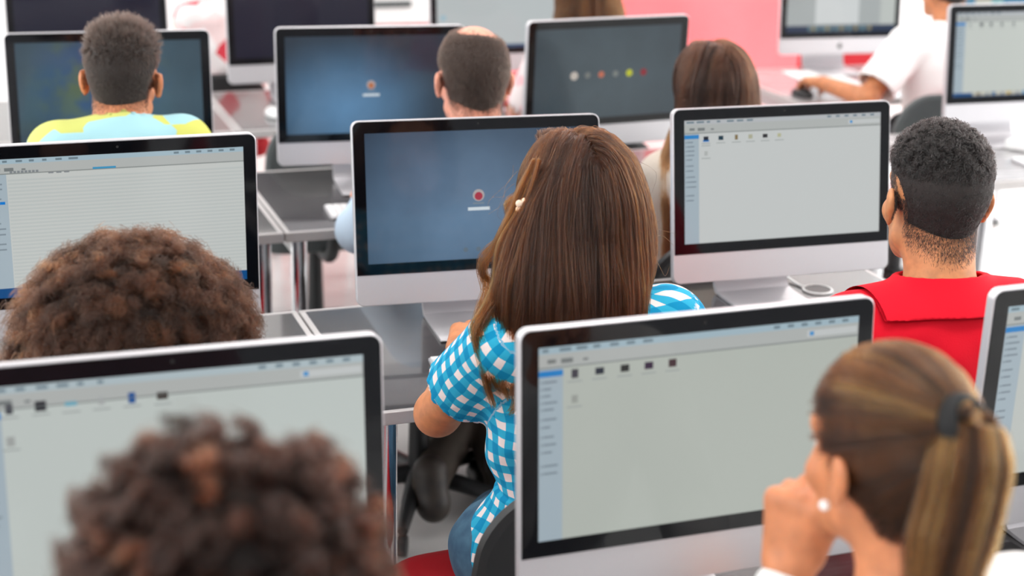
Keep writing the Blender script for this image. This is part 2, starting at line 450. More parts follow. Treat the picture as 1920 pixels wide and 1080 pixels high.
def person(name, label, Hc, hip, yaw=0., hyaw=None, pitch=6., roll=0., skinm=None, hs=1., h=.0055, sw=.165, wide=1.,
           shirt=None, trousers=None, shoes=True, armL={}, armR={}, legs=None, neck_cut=.062, sleeve=.5, hem=.50, sleeve_grow=.016,
           uv=False, wrinkle=.0025, neck_len=.085, collar=False, shirt_name='shirt', lean_fix=0., seat=.47):
    hyaw = yaw if hyaw is None else hyaw
    Hc = np.array(Hc, float); R = rotm(hyaw, pitch, roll); T = rotm(yaw)
    root = empty(name, (hip[0], hip[1], 0), 0, label, 'person')
    o = V(hip[0], hip[1], 0)
    nb = Hc+R@(hs*V(0, -.045, -.07))*1.0+V(0, 0, -neck_len*hs)+T@V(0, -.012, 0)
    sc = nb+T@V(0, -.008, -.055)
    pel = V(hip[0], hip[1], seat+.095)
    S = {-1: sc+T@V(-sw, 0, 0), 1: sc+T@V(sw, 0, 0)}
    arms = {}
    for sd, a in ((-1, armL), (1, armR)):
        E_ = a.get('E'); W_ = a.get('W')
        if E_ is None: E_ = S[sd]+T@V(sd*.055, .10, -.25)
        if W_ is None: W_ = E_+nrm(T@V(-sd*.32, 1, 0)+V(0, 0, .05))*.235
        arms[sd] = (np.array(E_, float), np.array(W_, float))
    legp = {}
    for sd in (-1, 1):
        if legs and sd in legs: kn, an = legs[sd][:2]
        else:
            kn = pel+T@V(sd*.11, .42, -.03); an = V(kn[0], kn[1], .09)+T@V(0, .06, 0)
        legp[sd] = (pel+T@V(sd*.085, .03, -.02), np.array(kn, float), np.array(an, float))
    torso = [(ell(pel, wide*V(.165, .115, .105), T), 0),
             (ell(pel*.55+sc*.45+T@V(0, .0, 0), wide*V(.128, .098, .15), T), .08),
             (ell(sc*.72+pel*.28, wide*V(.152, .112, .155), T), .08),
             (cone(S[-1]*.9+sc*.1, S[1]*.9+sc*.1, .058, .058), .07),
             (cone(nb+T@V(0, -.012, -.02), S[-1]*.72+sc*.28+V(0, 0, .008), .042, .042), .04),
             (cone(nb+T@V(0, -.012, -.02), S[1]*.72+sc*.28+V(0, 0, .008), .042, .042), .04)]
    headp = head_prims(Hc, R, hs)
    neck = [(cone(Hc+R@(hs*V(0, -.028, -.055)), nb+V(0, 0, -.03), .054*hs, .056*hs), .03)]
    armp = []; handp = []
    for sd in (-1, 1):
        E_, W_ = arms[sd]
        armp.append([(cone(S[sd], E_, .047, .038), .03), (cone(E_, W_, .039, .026), .02)])
        a = armL if sd < 0 else armR
        f = a.get('f', nrm(W_-E_)); n = a.get('n', V(0, 0, -1)); cu = a.get('curl', (.25, .35, .25))
        # thumb towards the body's midline for a palm-down hand
        side = a.get('side', None)
        if side is None:
            side = 1 if np.dot(np.cross(nrm(f), n), T@V(-sd, 0, 0)) > 0 else -1
        handp.append(hand_prims(W_, f, n, side, cu, a.get('sc', 1.), a.get('thumb')))
    legpr = []
    for sd in (-1, 1):
        hp, kn, an = legp[sd]
        legpr += [(cone(hp, kn, .082, .058), .03), (cone(kn, an, .056, .038), .02)]
    allp = torso+headp+neck+armp[0]+armp[1]+handp[0]+handp[1]+legpr
    lo = np.min([p[0][0] for p in allp], 0)-.05; hi = np.max([p[0][1] for p in allp], 0)+.05
    lo[2] = max(lo[2], -.02)
    G = Grid(lo-o, hi-o, h)
    sh = lambda p: (p[0]-o, p[1]-o, (lambda x, y, z, f=p[2]: f(x+np.float32(o[0]), y+np.float32(o[1]), z)))
    # body: torso and legs a little inside the clothes
    F = G.new()
    for p, k in torso: add(G, F, sh(p), k)
    Ft = F.copy()
    for p, k in armp[0]+armp[1]: add(G, F, sh(p), k)
    for p, k in neck: add(G, F, sh(p), k)
    Fl = G.new()
    for p, k in legpr: add(G, Fl, sh(p), k)
    F = np.minimum(F, Fl+.004)
    Fh = G.new()
    for p, k in headp+neck: add(G, Fh, sh(p), k)
    F = smin(F, Fh, .012)
    for hd in handp:
        Fx = G.new()
        for p, k in hd: add(G, Fx, sh(p), k)
        F = smin(F, Fx, .012)
    for sd in (-1, 1):
        pos, neg = ear_prims(Hc, R, hs, sd)
        for p, k in pos: add(G, F, sh(p), k)
        for p, k in neg: add(G, F, sh(p), k, sub=True)
    x, y, z = G.xyz()
    v, f = snet(F, G)
    body = raw_mesh('body', v, f, skinm, root)
    bodyv, bodyf = v, f
    # eyes
    for sd in (-1, 1):
        mb = MB(); L = []
        for i in range(9):
            a = PI*i/8
            L.append([tuple(Hc-o+R@(hs*(V(sd*.031, .071, .0)+.0105*V(math.sin(a)*math.cos(b), math.cos(a), math.sin(a)*math.sin(b))))) for b in np.linspace(0, 2*PI, 16, endpoint=False)])
        mb.loops(L[:3][::-1], True, True, 1); mb.loops(L[2:][::-1], True, True, 0)
        mb.build('eye', [M['eye'], M['iris']], root, True)
    info = dict(root=root, o=o, Hc=Hc, R=R, T=T, hs=hs, nb=nb, sc=sc, S=S, arms=arms, pel=pel, body=body, bv=bodyv, bf=bodyf)
    # shirt: torso and upper arms grown outwards, cut clean at neck, cuff and hem
    if shirt is not None:
        Fs = Ft-np.float32(.011)
        wr = np.float32(wrinkle)
        Fs = Fs+wr*(np.sin(38*z+14*x+3*np.sin(17*x))*np.sin(9*x+21*y+2)+.7*np.sin(60*z-33*x+25*y))
        for sd in (-1, 1):
            E_, W_ = arms[sd]
            Fa = G.new(); ax = nrm(E_-S[sd])
            if sleeve <= 1.0:
                add(G, Fa, sh(cone(S[sd]-ax*.01, E_, .047+sleeve_grow*.8, .047+sleeve_grow)), 0)
                cut = (x+o[0]-S[sd][0])*ax[0]+(y+o[1]-S[sd][1])*ax[1]+(z-S[sd][2])*ax[2]-np.float32(np.linalg.norm(E_-S[sd])*sleeve)
                Fa = np.maximum(Fa, cut)
                hol = G.new(); add(G, hol, sh(cone(S[sd]+ax*.08, E_+ax*.1, .047+sleeve_grow*.55, .047+sleeve_grow*.75)), 0)
                Fa = np.maximum(Fa, -np.where(cut > -.045, hol, np.float32(.1)))
            else:
                add(G, Fa, sh(cone(S[sd]-ax*.01, E_, .047+sleeve_grow*.7, .042+sleeve_grow)), 0)
                add(G, Fa, sh(cone(E_, E_*.1+W_*.9, .04+sleeve_grow, .03+sleeve_grow*.5)), .02)
            Fs = smin(Fs, Fa, .025)
        nv = nrm(Hc-nb)*.4+V(0, 0, 1); nv = nrm(nv)
        cutp = nb+nv*(-.02)
        dn = (x+o[0]-cutp[0])*nv[0]+(y+o[1]-cutp[1])*nv[1]+(z-cutp[2])*nv[2]-np.float32(neck_cut)
        # neckline: round opening around the neck
        Fn = G.new()
        for p, k in neck: add(G, Fn, sh(p), k, grow=.004)
        Fs = np.maximum(Fs, dn-0)
        Fs = np.maximum(Fs, np.where(dn > -.03, -(Fn), np.float32(-.1)))
        Fs = np.maximum(Fs, np.float32(hem)-z+np.float32(.012)*np.sin(14*x))
        v, f = snet(Fs, G)
        attr = None
        if uv:
            q = v+o-sc; lx = q@T[:, 0]; ly = q@T[:, 1]
            ang = np.arctan2(lx, -ly+.02); U = np.stack([ang*.145, v[:, 2]+.0, np.zeros(len(v))], 1)
            for sd in (-1, 1):
                E_ = arms[sd][0]; ax = nrm(E_-S[sd]); w = v+o-S[sd]; t = w@ax
                rad = np.linalg.norm(w-t[:, None]*ax, axis=1)
                e1, e2 = perp(ax[None]); a2 = np.arctan2(w@e1[0], w@e2[0])
                onarm = (rad < .085) & ((w@(T@V(sd, 0, 0))) > -.012) & (t > -.06)
                U[onarm] = np.stack([a2*.066, t+.01, np.ones(len(t))], 1)[onarm]
            attr = {'cloth': U}
        info['shirt'] = raw_mesh(shirt_name, v, f, shirt, root, attr=attr)
        if collar:
            g2 = Grid(nb-o-V(.15, .15, .12), nb-o+V(.15, .15, .12), .0035); Fu = g2.new()
            for p, k in torso: add(g2, Fu, sh(p), k, grow=.011 if k != 0 else 0)
            for p, k in neck: add(g2, Fu, sh(p), .03, grow=.007)
            X, Y, Z = g2.xyz()
            n2 = nrm(nrm(Hc-nb)*.5+V(0, 0, 1)+T@V(0, .10, 0)); c2 = nb-o
            d2 = ((X-c2[0])*n2[0]+(Y-c2[1])*n2[1]+(Z-c2[2])*n2[2]).astype('f4')
            tk = np.float32(.004)
            off = np.float32(.004)+np.clip((np.float32(.04)-d2)*np.float32(.12), 0, .012)
            Fc = np.maximum(np.abs(Fu-off)-tk, np.maximum(d2-np.float32(.042), np.float32(-.022)-d2))
            # open at the throat
            fr = (X-c2[0])*T[0, 1]+(Y-c2[1])*T[1, 1]; sd_ = (X-c2[0])*T[0, 0]+(Y-c2[1])*T[1, 0]
            Fc = np.maximum(Fc, np.where(fr > .03, np.float32(.03)-np.abs(sd_), np.float32(-.05))+0*Z)
            v2, f2 = snet(Fc.astype('f4'), g2)
            raw_mesh('collar', v2, f2, shirt, info['shirt'])
    if trousers is not None:
        Fp = G.new()
        add(G, Fp, sh(ell(pel, wide*V(.168, .118, .108), T)), 0)
        for p, k in legpr: add(G, Fp, sh(p), .03, grow=.010)
        Fp = Fp+np.float32(.0025)*np.sin(55*z+30*x)*np.sin(40*y+20*x)
        Fp = np.maximum(Fp, z-np.float32(pel[2]+.075)); Fp = np.maximum(Fp, np.float32(.06)-z)
        v, f = snet(Fp, G)
        info['trousers'] = raw_mesh('trousers', v, f, trousers, root)
    if shoes:
        for sd in (-1, 1):
            an = legp[sd][2]; fd = nrm((T@V(0, 1, 0)))
            if legs and sd in legs and len(legs[sd]) > 2: fd = nrm(legs[sd][2])
            g = Grid(an-o-V(.25, .25, .12), an-o+V(.25, .25, .12), .006); Fz = g.new()
            b0 = V(an[0], an[1], max(an[2]-.055, .035))-fd*.035; b1 = b0+fd*.19
            for p in (cone(b0-o, b0+fd*.1-o, .036, .04), cone(b0+fd*.1-o, b1-o, .042, .03), cone(an-o+V(0, 0, .03), b0-o+V(0, 0, .02), .045, .04)): add(g, Fz, p, .03)
            X, Y, Z = g.xyz(); Fz = np.maximum(Fz, -Z+.001)
            v, f = snet(Fz, g); raw_mesh('shoe', v, f, M['leather'], root)
    return info

def head_field(I, h=.0032, ears=False, lo=(-.13, -.15, -.17), hi=(.13, .15, .16)):
    """head distance field in head-local metres (unscaled), for hair caps"""
    G = Grid(lo, hi, h); F = G.new()
    for p, k in head_prims(V(0, 0, 0), np.eye(3), 1.0): add(G, F, p, k)
    add(G, F, cone((0, -.028, -.055), (0, -.05, -.17), .054, .056), .03)
    return G, F

def h2w(I, p): return (I['R']@(I['hs']*np.asarray(p)).T).T+I['Hc']-I['o']

def hairline(p, nape=-.078, slope=.78):
    """> 0 inside the hair-bearing part of the scalp"""
    s = p[..., 2]-np.minimum(np.maximum(nape+7*p[..., 0]**2, -.03+1.6*(p[..., 1]+.012)), .048)
    return np.minimum(s, (.082-p[..., 1])*1.3)

def cap_hair(I, mat, front=.082, thick=.005, edge=.03, nape=-.078, slope=.78, hole=None, name='hair'):
    G, F = head_field(I)
    x, y, z = G.xyz()
    s = z-np.minimum(np.maximum(nape+7*x*x, -.03+1.6*(y+.012)), .048)
    s = np.minimum(s, (front-y)*1.3)
    # keep clear of the ears
    for sd in (-1, 1):
        e = np.sqrt((x-sd*.082)**2+(y-.002)**2+((z+.010)/1.3)**2)-.019
        s = np.minimum(s, e)
    if hole is not None:
        c, r = hole
        s = np.minimum(s, np.sqrt((x-c[0])**2+(y-c[1])**2+(z-c[2])**2)-r)
    t = np.clip(s/edge, 0, 1); t = t*t*(3-2*t)
    Fc = np.maximum(F-(thick*t-.003*(1-t)), -(s+.004))
    v, f = snet(Fc.astype('f4'), G)
    o = raw_mesh(name, h2w(I, v), f, mat, I['root'])
    return o, v, f

def short_hair(I, cap, v, f, n, mat, length, comb, m=4, jit=.35, r0=.00032, r1=.00012, keep=None, lift=1.0, curl=0., cell=0., edge_n=0, nape=-.08, slope=.62):
    """length(p)->metres, comb(p)->direction in head space"""
    s0 = lambda c: (hairline(c, -.1) > -.012)*1.0+1e-9
    p, nr = surf_points(v, f, n, s0)
    if keep is not None:
        k = RNG.random(len(p)) < keep(p); p, nr = p[k], nr[k]
    if edge_n:
        v0 = ((I['bv']+I['o']-I['Hc'])@I['R'])/I['hs']
        near = (np.abs(v0) < V(.12, .13, .15)).all(1); f0 = I['bf'][near[I['bf']].all(1)]
        def w0(c):
            s_ = hairline(c, nape); e_ = np.sqrt((np.abs(c[:, 0])-.082)**2+(c[:, 1]-.002)**2+((c[:, 2]+.012)/1.3)**2)
            return np.clip((s_+.018)/.030, 0, 1)**1.6*(s_ < .058)*(c[:, 1] < .05)*(e_ > .014)*((c[:, 1] < -.018) | (c[:, 2] > -.012))*(np.abs(c[:, 0]) < .084)+1e-12
        p0, n0 = surf_points(v0, f0, edge_n, w0)
        d0 = n0*.35+np.array([[0, -.1, -1.]])*.8+RNG.normal(0, .18, p0.shape); d0 /= np.linalg.norm(d0, axis=1, keepdims=True)
        t0 = np.linspace(0, 1, 3); l0 = RNG.uniform(.0025, .0055, edge_n)
        P0 = p0[:, None]+d0[:, None]*(l0[:, None]*t0)[:, :, None]
        strands('nape_hairs', h2w(I, P0.reshape(-1, 3)).reshape(P0.shape), mat, cap, r0*.42, r1*.4)
    L = length(p)
    d = nr*lift+comb(p)+RNG.normal(0, jit, p.shape); d /= np.linalg.norm(d, axis=1, keepdims=True)
    hsh = None
    if cell:
        q = np.floor((p+RNG.normal(0, cell*.12, p.shape))/cell).astype(int)
        hsh = np.abs(np.sin(q@np.array([12.9898, 78.233, 37.719]))*43758.5453) % 1
        hd = np.stack([np.sin(hsh*61), np.cos(hsh*97), np.sin(hsh*173)], 1)
        d = d+hd*.55*np.minimum(L/.012, 1)[:, None]; d /= np.linalg.norm(d, axis=1, keepdims=True)
    t = np.linspace(0, 1, m)
    P = p[:, None]-nr[:, None]*.002+d[:, None]*(L[:, None]*t)[:, :, None]
    c = comb(p); P = P+(c[:, None]*.6-nr[:, None]*.25)*(L[:, None]*t**2)[:, :, None]
    if curl > 0:
        e1, e2 = perp(d); ph = (RNG.random(len(p)) if hsh is None else hsh+RNG.normal(0, .06, len(p)))*6.28; ang = ph[:, None]+t[None]*5.5
        a = (curl*np.minimum(L/.012, 1)[:, None]*t[None])[:, :, None]
        P = P+a*(np.cos(ang)[:, :, None]*e1[:, None]+np.sin(ang)[:, :, None]*e2[:, None])
    sh = P.shape
    return strands('hair_strands', h2w(I, P.reshape(-1, 3)).reshape(sh), mat, cap, r0, r1)

def flow(S, p, vel, m, ds, level, lev_end=None):
    """follow a velocity field along the surface S; returns (n,m,3)"""
    out = [p]; p = p.copy()
    for i in range(1, m):
        g = S.grad(p); v = vel(p, i/m); v = v-g*(v*g).sum(1, keepdims=True)
        v /= np.linalg.norm(v, axis=1, keepdims=True)+1e-6
        p = p+v*(ds if np.isscalar(ds) else ds[:, None])
        for _ in range(2):
            d = S(p)-level; p = p-S.grad(p)*np.clip(d, -.02, .02)[:, None]
        out.append(p.copy())
    return np.stack(out, 1)

# ------------------------------------------------------------------ room shell
def struct(name, mb, m):
    return tag(mb.build(name, m), kind='structure')
XL, XR, YF, YB, ZC = -3.2, 8.2, -3.0, 8.62, 3.05
struct('floor', MB().box((XL-.1, YF-.1, -.1), (XR+.1, YB+.1, 0)), M['floor'])
struct('ceiling', MB().box((XL-.1, YF-.1, ZC), (XR+.1, YB+.1, ZC+.1)), M['ceil'])
struct('wall_back', MB().box((XL-.1, YB, 0), (5.6, YB+.15, ZC)).box((5.6, YB, 0), (XR+.1, YB+.15, .9)).box((5.6, YB, 2.9), (XR+.1, YB+.15, ZC)).box((8.1, YB, .9), (XR+.1, YB+.15, 2.9)), M['wall'])
wf = MB()
for xx in (5.6, 6.4, 7.2, 8.05): wf.box((xx, YB+.03, .9), (xx+.05, YB+.09, 2.9))
wf.box((5.6, YB+.03, .9), (8.1, YB+.09, .95)); wf.box((5.6, YB+.03, 2.85), (8.1, YB+.09, 2.9))
struct('window_1', wf, M['white_plastic'])
struct('wall_red', MB().box((2.95, YB-.03, .0), (5.5, YB, 2.0)), M['red_wall'])
struct('wall_front', MB().box((XL-.1, YF-.15, 0), (XR+.1, YF, ZC)), pmat('grey_wall', (150, 152, 156), .8))
def side_wall(name, x0, x1):
    mb = MB()
    mb.box((x0, YF, 0), (x1, YB, .85)); mb.box((x0, YF, 2.75), (x1, YB, ZC))
    ys = np.linspace(YF, YB, 6)
    for y in ys: mb.box((x0, max(YF, y-.12), .85), (x1, min(YB, y+.12), 2.75))
    struct(name, mb, M['wall'])
side_wall('wall_left', XL-.2, XL); side_wall('wall_right', XR, XR+.2)

W = bpy.data.worlds.new('sky'); SC.world = W; W.use_nodes = True
W.node_tree.nodes['Background'].inputs[0].default_value = (.93, .97, 1.0, 1)
W.node_tree.nodes['Background'].inputs[1].default_value = 2.6

def area(name, loc, rot, sx, sy, power, col=(1, 1, 1)):
    l = bpy.data.lights.new(name, 'AREA'); l.shape = 'RECTANGLE'; l.size = sx; l.size_y = sy; l.energy = power; l.color = col
    o = bpy.data.objects.new(name, l); COL.objects.link(o); o.location = loc; o.rotation_euler = rot
    return o
LAMPS = 1.0
for iy, y in enumerate((-1.0, 1.6, 4.2, 6.8)):
    for ix, x in enumerate((-1.3, 1.5, 4.3, 7.0)):
        t = empty('ceiling_light', (x, y, ZC), 0, 'white square panel light in the ceiling above the classroom', 'ceiling light', 'ceiling panel lights')
        MB().box((-.62, -.32, -.03), (.62, .32, 0)).build('frame', M['white_plastic'], t)
        MB().box((-.58, -.28, -.034), (.58, .28, -.03)).build('diffuser', M['lamp'], t)
        area('lamp', (x, y, ZC-.06), (0, 0, 0), 1.16, .56, 18*LAMPS, (1, .98, .95))
dl = area('daylight_left', (XL-.05, 2.8, 1.85), (0, math.radians(-90), 0), 1.9, 11, 105, (1, .985, .96))
dr = area('daylight_right', (XR+.05, 2.8, 1.85), (0, math.radians(90), 0), 1.9, 11, 215, (1, .985, .96))

# ------------------------------------------------------------------ desks
DZ = .72
def desk(x0, x1, y0, depth, label, top='desk'):
    w = x1-x0
    t = empty('classroom_desk', (x0+w/2, y0, 0), 0, label, 'desk', 'classroom desks')
    MB().box((-w/2+.012, .012, DZ-.022), (w/2-.012, depth-.012, DZ)).build('tabletop', M[top], t)
    mb = MB()
    mb.rbox((-w/2, 0, DZ-.026), (w/2, .012, DZ+.0006), .002, .0015)
    mb.rbox((-w/2, depth-.012, DZ-.026), (w/2, depth, DZ+.0006), .002, .0015)
    mb.rbox((-w/2, .012, DZ-.026), (-w/2+.014, depth-.012, DZ+.0006), .002, .0015)
    mb.rbox((w/2-.014, .012, DZ-.026), (w/2, depth-.012, DZ+.0006), .002, .0015)
    mb.build('edge_trim', M['trim'], t, True)
    mb = MB()
    for sx in (-1, 1): mb.box((sx*(w/2-.045)-.02, .05, DZ-.07), (sx*(w/2-.045)+.02, depth-.05, DZ-.026))
    mb.box((-w/2+.06, depth-.1, DZ-.075), (w/2-.06, depth-.07, DZ-.026))
    mb.build('under_frame', M['grey_paint'], t)
    for sx in (-1, 1):
        for yy in (.05, depth-.05):
            g = MB().tube([(sx*(w/2-.045), yy, .012), (sx*(w/2-.045), yy, DZ-.026)], .021, 16).build('leg', M['chrome'], t, True)
            MB().lathe([(.026, 0), (.026, .014), (.02, .02)], 16, (sx*(w/2-.045), yy)).build('foot_cap', M['plastic'], g, True)
    return t
R1, R2, R3, R4 = 1.46, 2.69, 3.92, 5.13
desk(-.90, .50, R1, .55, 'dark desk nearest the camera under the big left screen behind the curly dark hair')
desk(.76, 2.16, R1, .505, 'dark desk under the two nearest right screens beside the ponytail')
desk(-.70, .698, R2, .62, 'dark desk under the screen in front of the large brown afro')
desk(.702, 2.1, R2, .62, 'dark desk where the checked shirt and the red polo sit')
desk(-.60, .798, R3, .66, 'dark desk in front of the boy in the blue and yellow top')
desk(.802, 2.2, R3, .66, 'dark desk shared by the balding man and the long haired student in beige')
desk(2.92, 4.32, R3, .66, 'pale grey desk with loose white papers at the picture\'s right edge', 'pale_desk')
desk(-.50, .898, R4, .66, 'dark desk under the switched off screen in the top left corner')
desk(.902, 2.3, R4, .66, 'desk under the switched off screen behind the balding man')
desk(2.96, 4.38, R4, .66, 'pale grey desk in front of the red wall where the white T-shirt sits', 'pale_desk')

# ------------------------------------------------------------------ computers
W2, CH, BB, DW, DH, BT = .264, .0646, .0229, .476, .268, .0259
GH = CH+BB+DH+BT
def computer(x, y, yaw, tilt, label, ui, logo=False):
    t = empty('desktop_computer', (x, y, DZ), yaw, label, 'computer', 'desktop computers on the desks')
    ct, st = math.cos(tilt), math.sin(tilt)
    def D(u, w, v):            # u across, w towards the viewer, v up from the chin's lower edge
        yy, zz = -w, v-.2
        return (u, yy*ct-zz*st, .28+yy*st+zz*ct)
    # aluminium body: chin and shell with a domed back
    L = []
    cy = GH/2
    for ins, w in ((.0012, 0), (0, -.0012), (0, -.016), (.003, -.019), (.03, -.026), (.075, -.035), (.13, -.040)):
        r = max(.016-ins*.4, .008)
        L.append([D(px, w, cy+pz) for px, pz in rrect(2*W2-2*ins, GH-2*ins, r)][::-1])
    MB().loops(L).build('body', M['alu'], t, True)
    gl = MB()
    o = rrect(2*W2-.005, GH-CH-.0025, .0135)
    mid = (CH+GH-.0025)/2
    P = [(px, mid+pz) for px, pz in o]
    P = [(px, pz) for px, pz in P]
    # square lower corners where the glass meets the chin
    P = [((math.copysign(W2-.0025, px), CH) if pz < CH+.0136 and abs(px) > W2-.017 else (px, pz)) for px, pz in P]
    gl.loops([[D(px, .0004, pz) for px, pz in P][::-1], [D(px, .0016, pz) for px, pz in P][::-1]][::-1])
    g = gl.build('front_glass', M['black_glass'], t)
    MB().lathe([(.003, 0), (.003, .0004)], 12).v
    mb = MB(); mb.loops([[D(.0026*math.cos(a), .0019, GH-.013+.0026*math.sin(a)) for a in np.linspace(0, -2*PI, 12, endpoint=False)]], False, True)
    mb.f = [tuple(reversed(f)) for f in mb.f]
    mb.build('camera_lens', M['elastic'], g)
    # stand: bent plate behind the body and a flat foot
    L = []
    prof = [(.128, .20), (.128, .10), (.127, .05), (.122, .022), (.11, .009), (.08, .0065), (0, .0065), (-.052, .0065), (-.056, .004), (-.052, .001), (0, .001), (.085, .001), (.12, .003), (.133, .018), (.1365, .05), (.1365, .20)]
    mb = MB(); L = [[(sx*.092, py, pz) for py, pz in prof] for sx in (-1, 1)]
    mb.loops(L)
    s = mb.build('stand', M['alu'], t, True)
    a = D(0, -.03, .21)
    MB().tube([(0, a[1]-.004, a[2]), (0, .131, .19)], .03, 20).build('hinge', M['alu_edge'], s, True)
    # picture
    sc_ = MB()
    base = ui['base']; lay = ui.get('items', [])
    q = lambda a0, b0, a1, b1, w: [D(-DW/2+DW*a0, w, CH+BB+DH*(1-b1)), D(-DW/2+DW*a1, w, CH+BB+DH*(1-b1)), D(-DW/2+DW*a1, w, CH+BB+DH*(1-b0)), D(-DW/2+DW*a0, w, CH+BB+DH*(1-b0))]
    def quad(name, rects, m, par, w, w0=None):
        mb = MB()
        for r in rects:
            mb.loops([q(*r, (w-.00025) if w0 is None else w0), q(*r, w)], False, True)
        return mb.build(name, m, par)
    scn = quad('screen', [(0, 0, 1, 1)], base, t, .0019)
    for nm, rects, m, lv in lay:
        if nm.startswith('disc:'):
            mb = MB()
            for a, b, ra in rects:
                u0, v0 = -DW/2+DW*a, CH+BB+DH*(1-b)
                c = [(u0+ra*math.cos(k), v0+ra*math.sin(k)) for k in np.linspace(0, 2*PI, 24, endpoint=False)]
                mb.loops([[D(p_, .0019, q_) for p_, q_ in c], [D(p_, .0019+.0002*lv, q_) for p_, q_ in c]], False, True)
            mb.build(nm[5:], m, scn)
        else: quad(nm, rects, m, scn, .0019+.0002*lv)
    if logo:
        pts = []
        for k in range(48):
            a = 2*PI*k/48; dg = math.degrees(a)
            r = .0098*(1-.16*math.exp(-((dg-90)/20)**2)-.08*math.exp(-((dg-270)/16)**2))
            px, pz = r*math.cos(a), r*1.02*math.sin(a)
            bx, bz, br = .0125, .001, .0052
            d = math.hypot(px-bx, pz-bz)
            if d < br: px, pz = bx+(px-bx)*br/d, bz+(pz-bz)*br/d
            pts.append((px, pz))
        leaf = [(.0002+.0022*math.cos(a)*.55+.0022*math.sin(a)*.55, .0125+.0036*math.sin(a)*.9-.0008*math.cos(a)) for a in np.linspace(0, 2*PI, 14, endpoint=False)]
        mb = MB()
        for P in (pts, leaf): mb.loops([[D(px, .0001, CH*.5+pz-.001) for px, pz in P], [D(px, .0007, CH*.5+pz-.001) for px, pz in P]], False, True)
        mb.build('logo', M['logo'], t)
    return t

def screen_mat(name, c_mid, c_edge, es=.55, blobs=None, centre=(.5, .35), size=.55):
    """login picture: soft glow on a slate blue field (object space, in metres)"""
    m = pmat(name, (6, 6, 7), .1, 0, .35, emit=c_mid, es=es)
    nt = m.node_tree; b = nt.nodes['Principled BSDF']
    tc = node(nt, 'ShaderNodeTexCoord'); mp = node(nt, 'ShaderNodeMapping')
    mp.inputs['Location'].default_value = (-(centre[0]-.5)*DW/size, 0, -(.30+(.5-centre[1])*DH)/size)
    mp.inputs['Scale'].default_value = (1/size, 0, 1.35/size)
    gr = node(nt, 'ShaderNodeTexGradient', gradient_type='SPHERICAL')
    cr = node(nt, 'ShaderNodeValToRGB')
    cr.color_ramp.elements[0].color = s2l(c_edge); cr.color_ramp.elements[1].color = s2l(c_mid)
    cr.color_ramp.interpolation = 'EASE'
    nz = node(nt, 'ShaderNodeTexNoise'); nz.inputs['Scale'].default_value = 9; nz.inputs['Detail'].default_value = 3
    mx = node(nt, 'ShaderNodeMix', data_type='RGBA', blend_type='OVERLAY'); mx.inputs[0].default_value = .25
    nt.links.new(tc.outputs['Object'], mp.inputs[0]); nt.links.new(mp.outputs[0], gr.inputs[0]); nt.links.new(gr.outputs[1], cr.inputs[0])
    nt.links.new(tc.outputs['Object'], nz.inputs['Vector'])
    nt.links.new(cr.outputs[0], mx.inputs[6]); nt.links.new(nz.outputs[0], mx.inputs[7])
    last = mx.outputs[2]
    if blobs:
        n2 = node(nt, 'ShaderNodeTexNoise'); n2.inputs['Scale'].default_value = 14; n2.inputs['Detail'].default_value = 2
        c2 = node(nt, 'ShaderNodeValToRGB'); c2.color_ramp.elements[0].position = .42; c2.color_ramp.elements[1].position = .62
        c2.color_ramp.elements[0].color = s2l(blobs[0]); c2.color_ramp.elements[1].color = s2l(blobs[1])
        mp2 = node(nt, 'ShaderNodeMapping'); mp2.inputs['Location'].default_value = (.03/.2, 0, -.33/.2*1.2); mp2.inputs['Scale'].default_value = (1/.2, 0, 1.2/.2)
        g2 = node(nt, 'ShaderNodeTexGradient', gradient_type='SPHERICAL')
        m3 = node(nt, 'ShaderNodeMix', data_type='RGBA')
        ml = node(nt, 'ShaderNodeMath', operation='MULTIPLY'); ml.inputs[1].default_value = 1.1; ml.use_clamp = True
        nt.links.new(tc.outputs['Object'], n2.inputs['Vector']); nt.links.new(n2.outputs[0], c2.inputs[0])
        nt.links.new(tc.outputs['Object'], mp2.inputs[0]); nt.links.new(mp2.outputs[0], g2.inputs[0]); nt.links.new(g2.outputs[1], ml.inputs[0])
        nt.links.new(ml.outputs[0], m3.inputs[0]); nt.links.new(last, m3.inputs[6]); nt.links.new(c2.outputs[0], m3.inputs[7]); last = m3.outputs[2]
    nt.links.new(last, b.inputs['Emission Color'])
    return m

def text_bars(x0, x1, ys, h, rng):
    return [(x0, y, x0+(x1-x0)*rng.uniform(.45, 1), y+h) for y in ys]

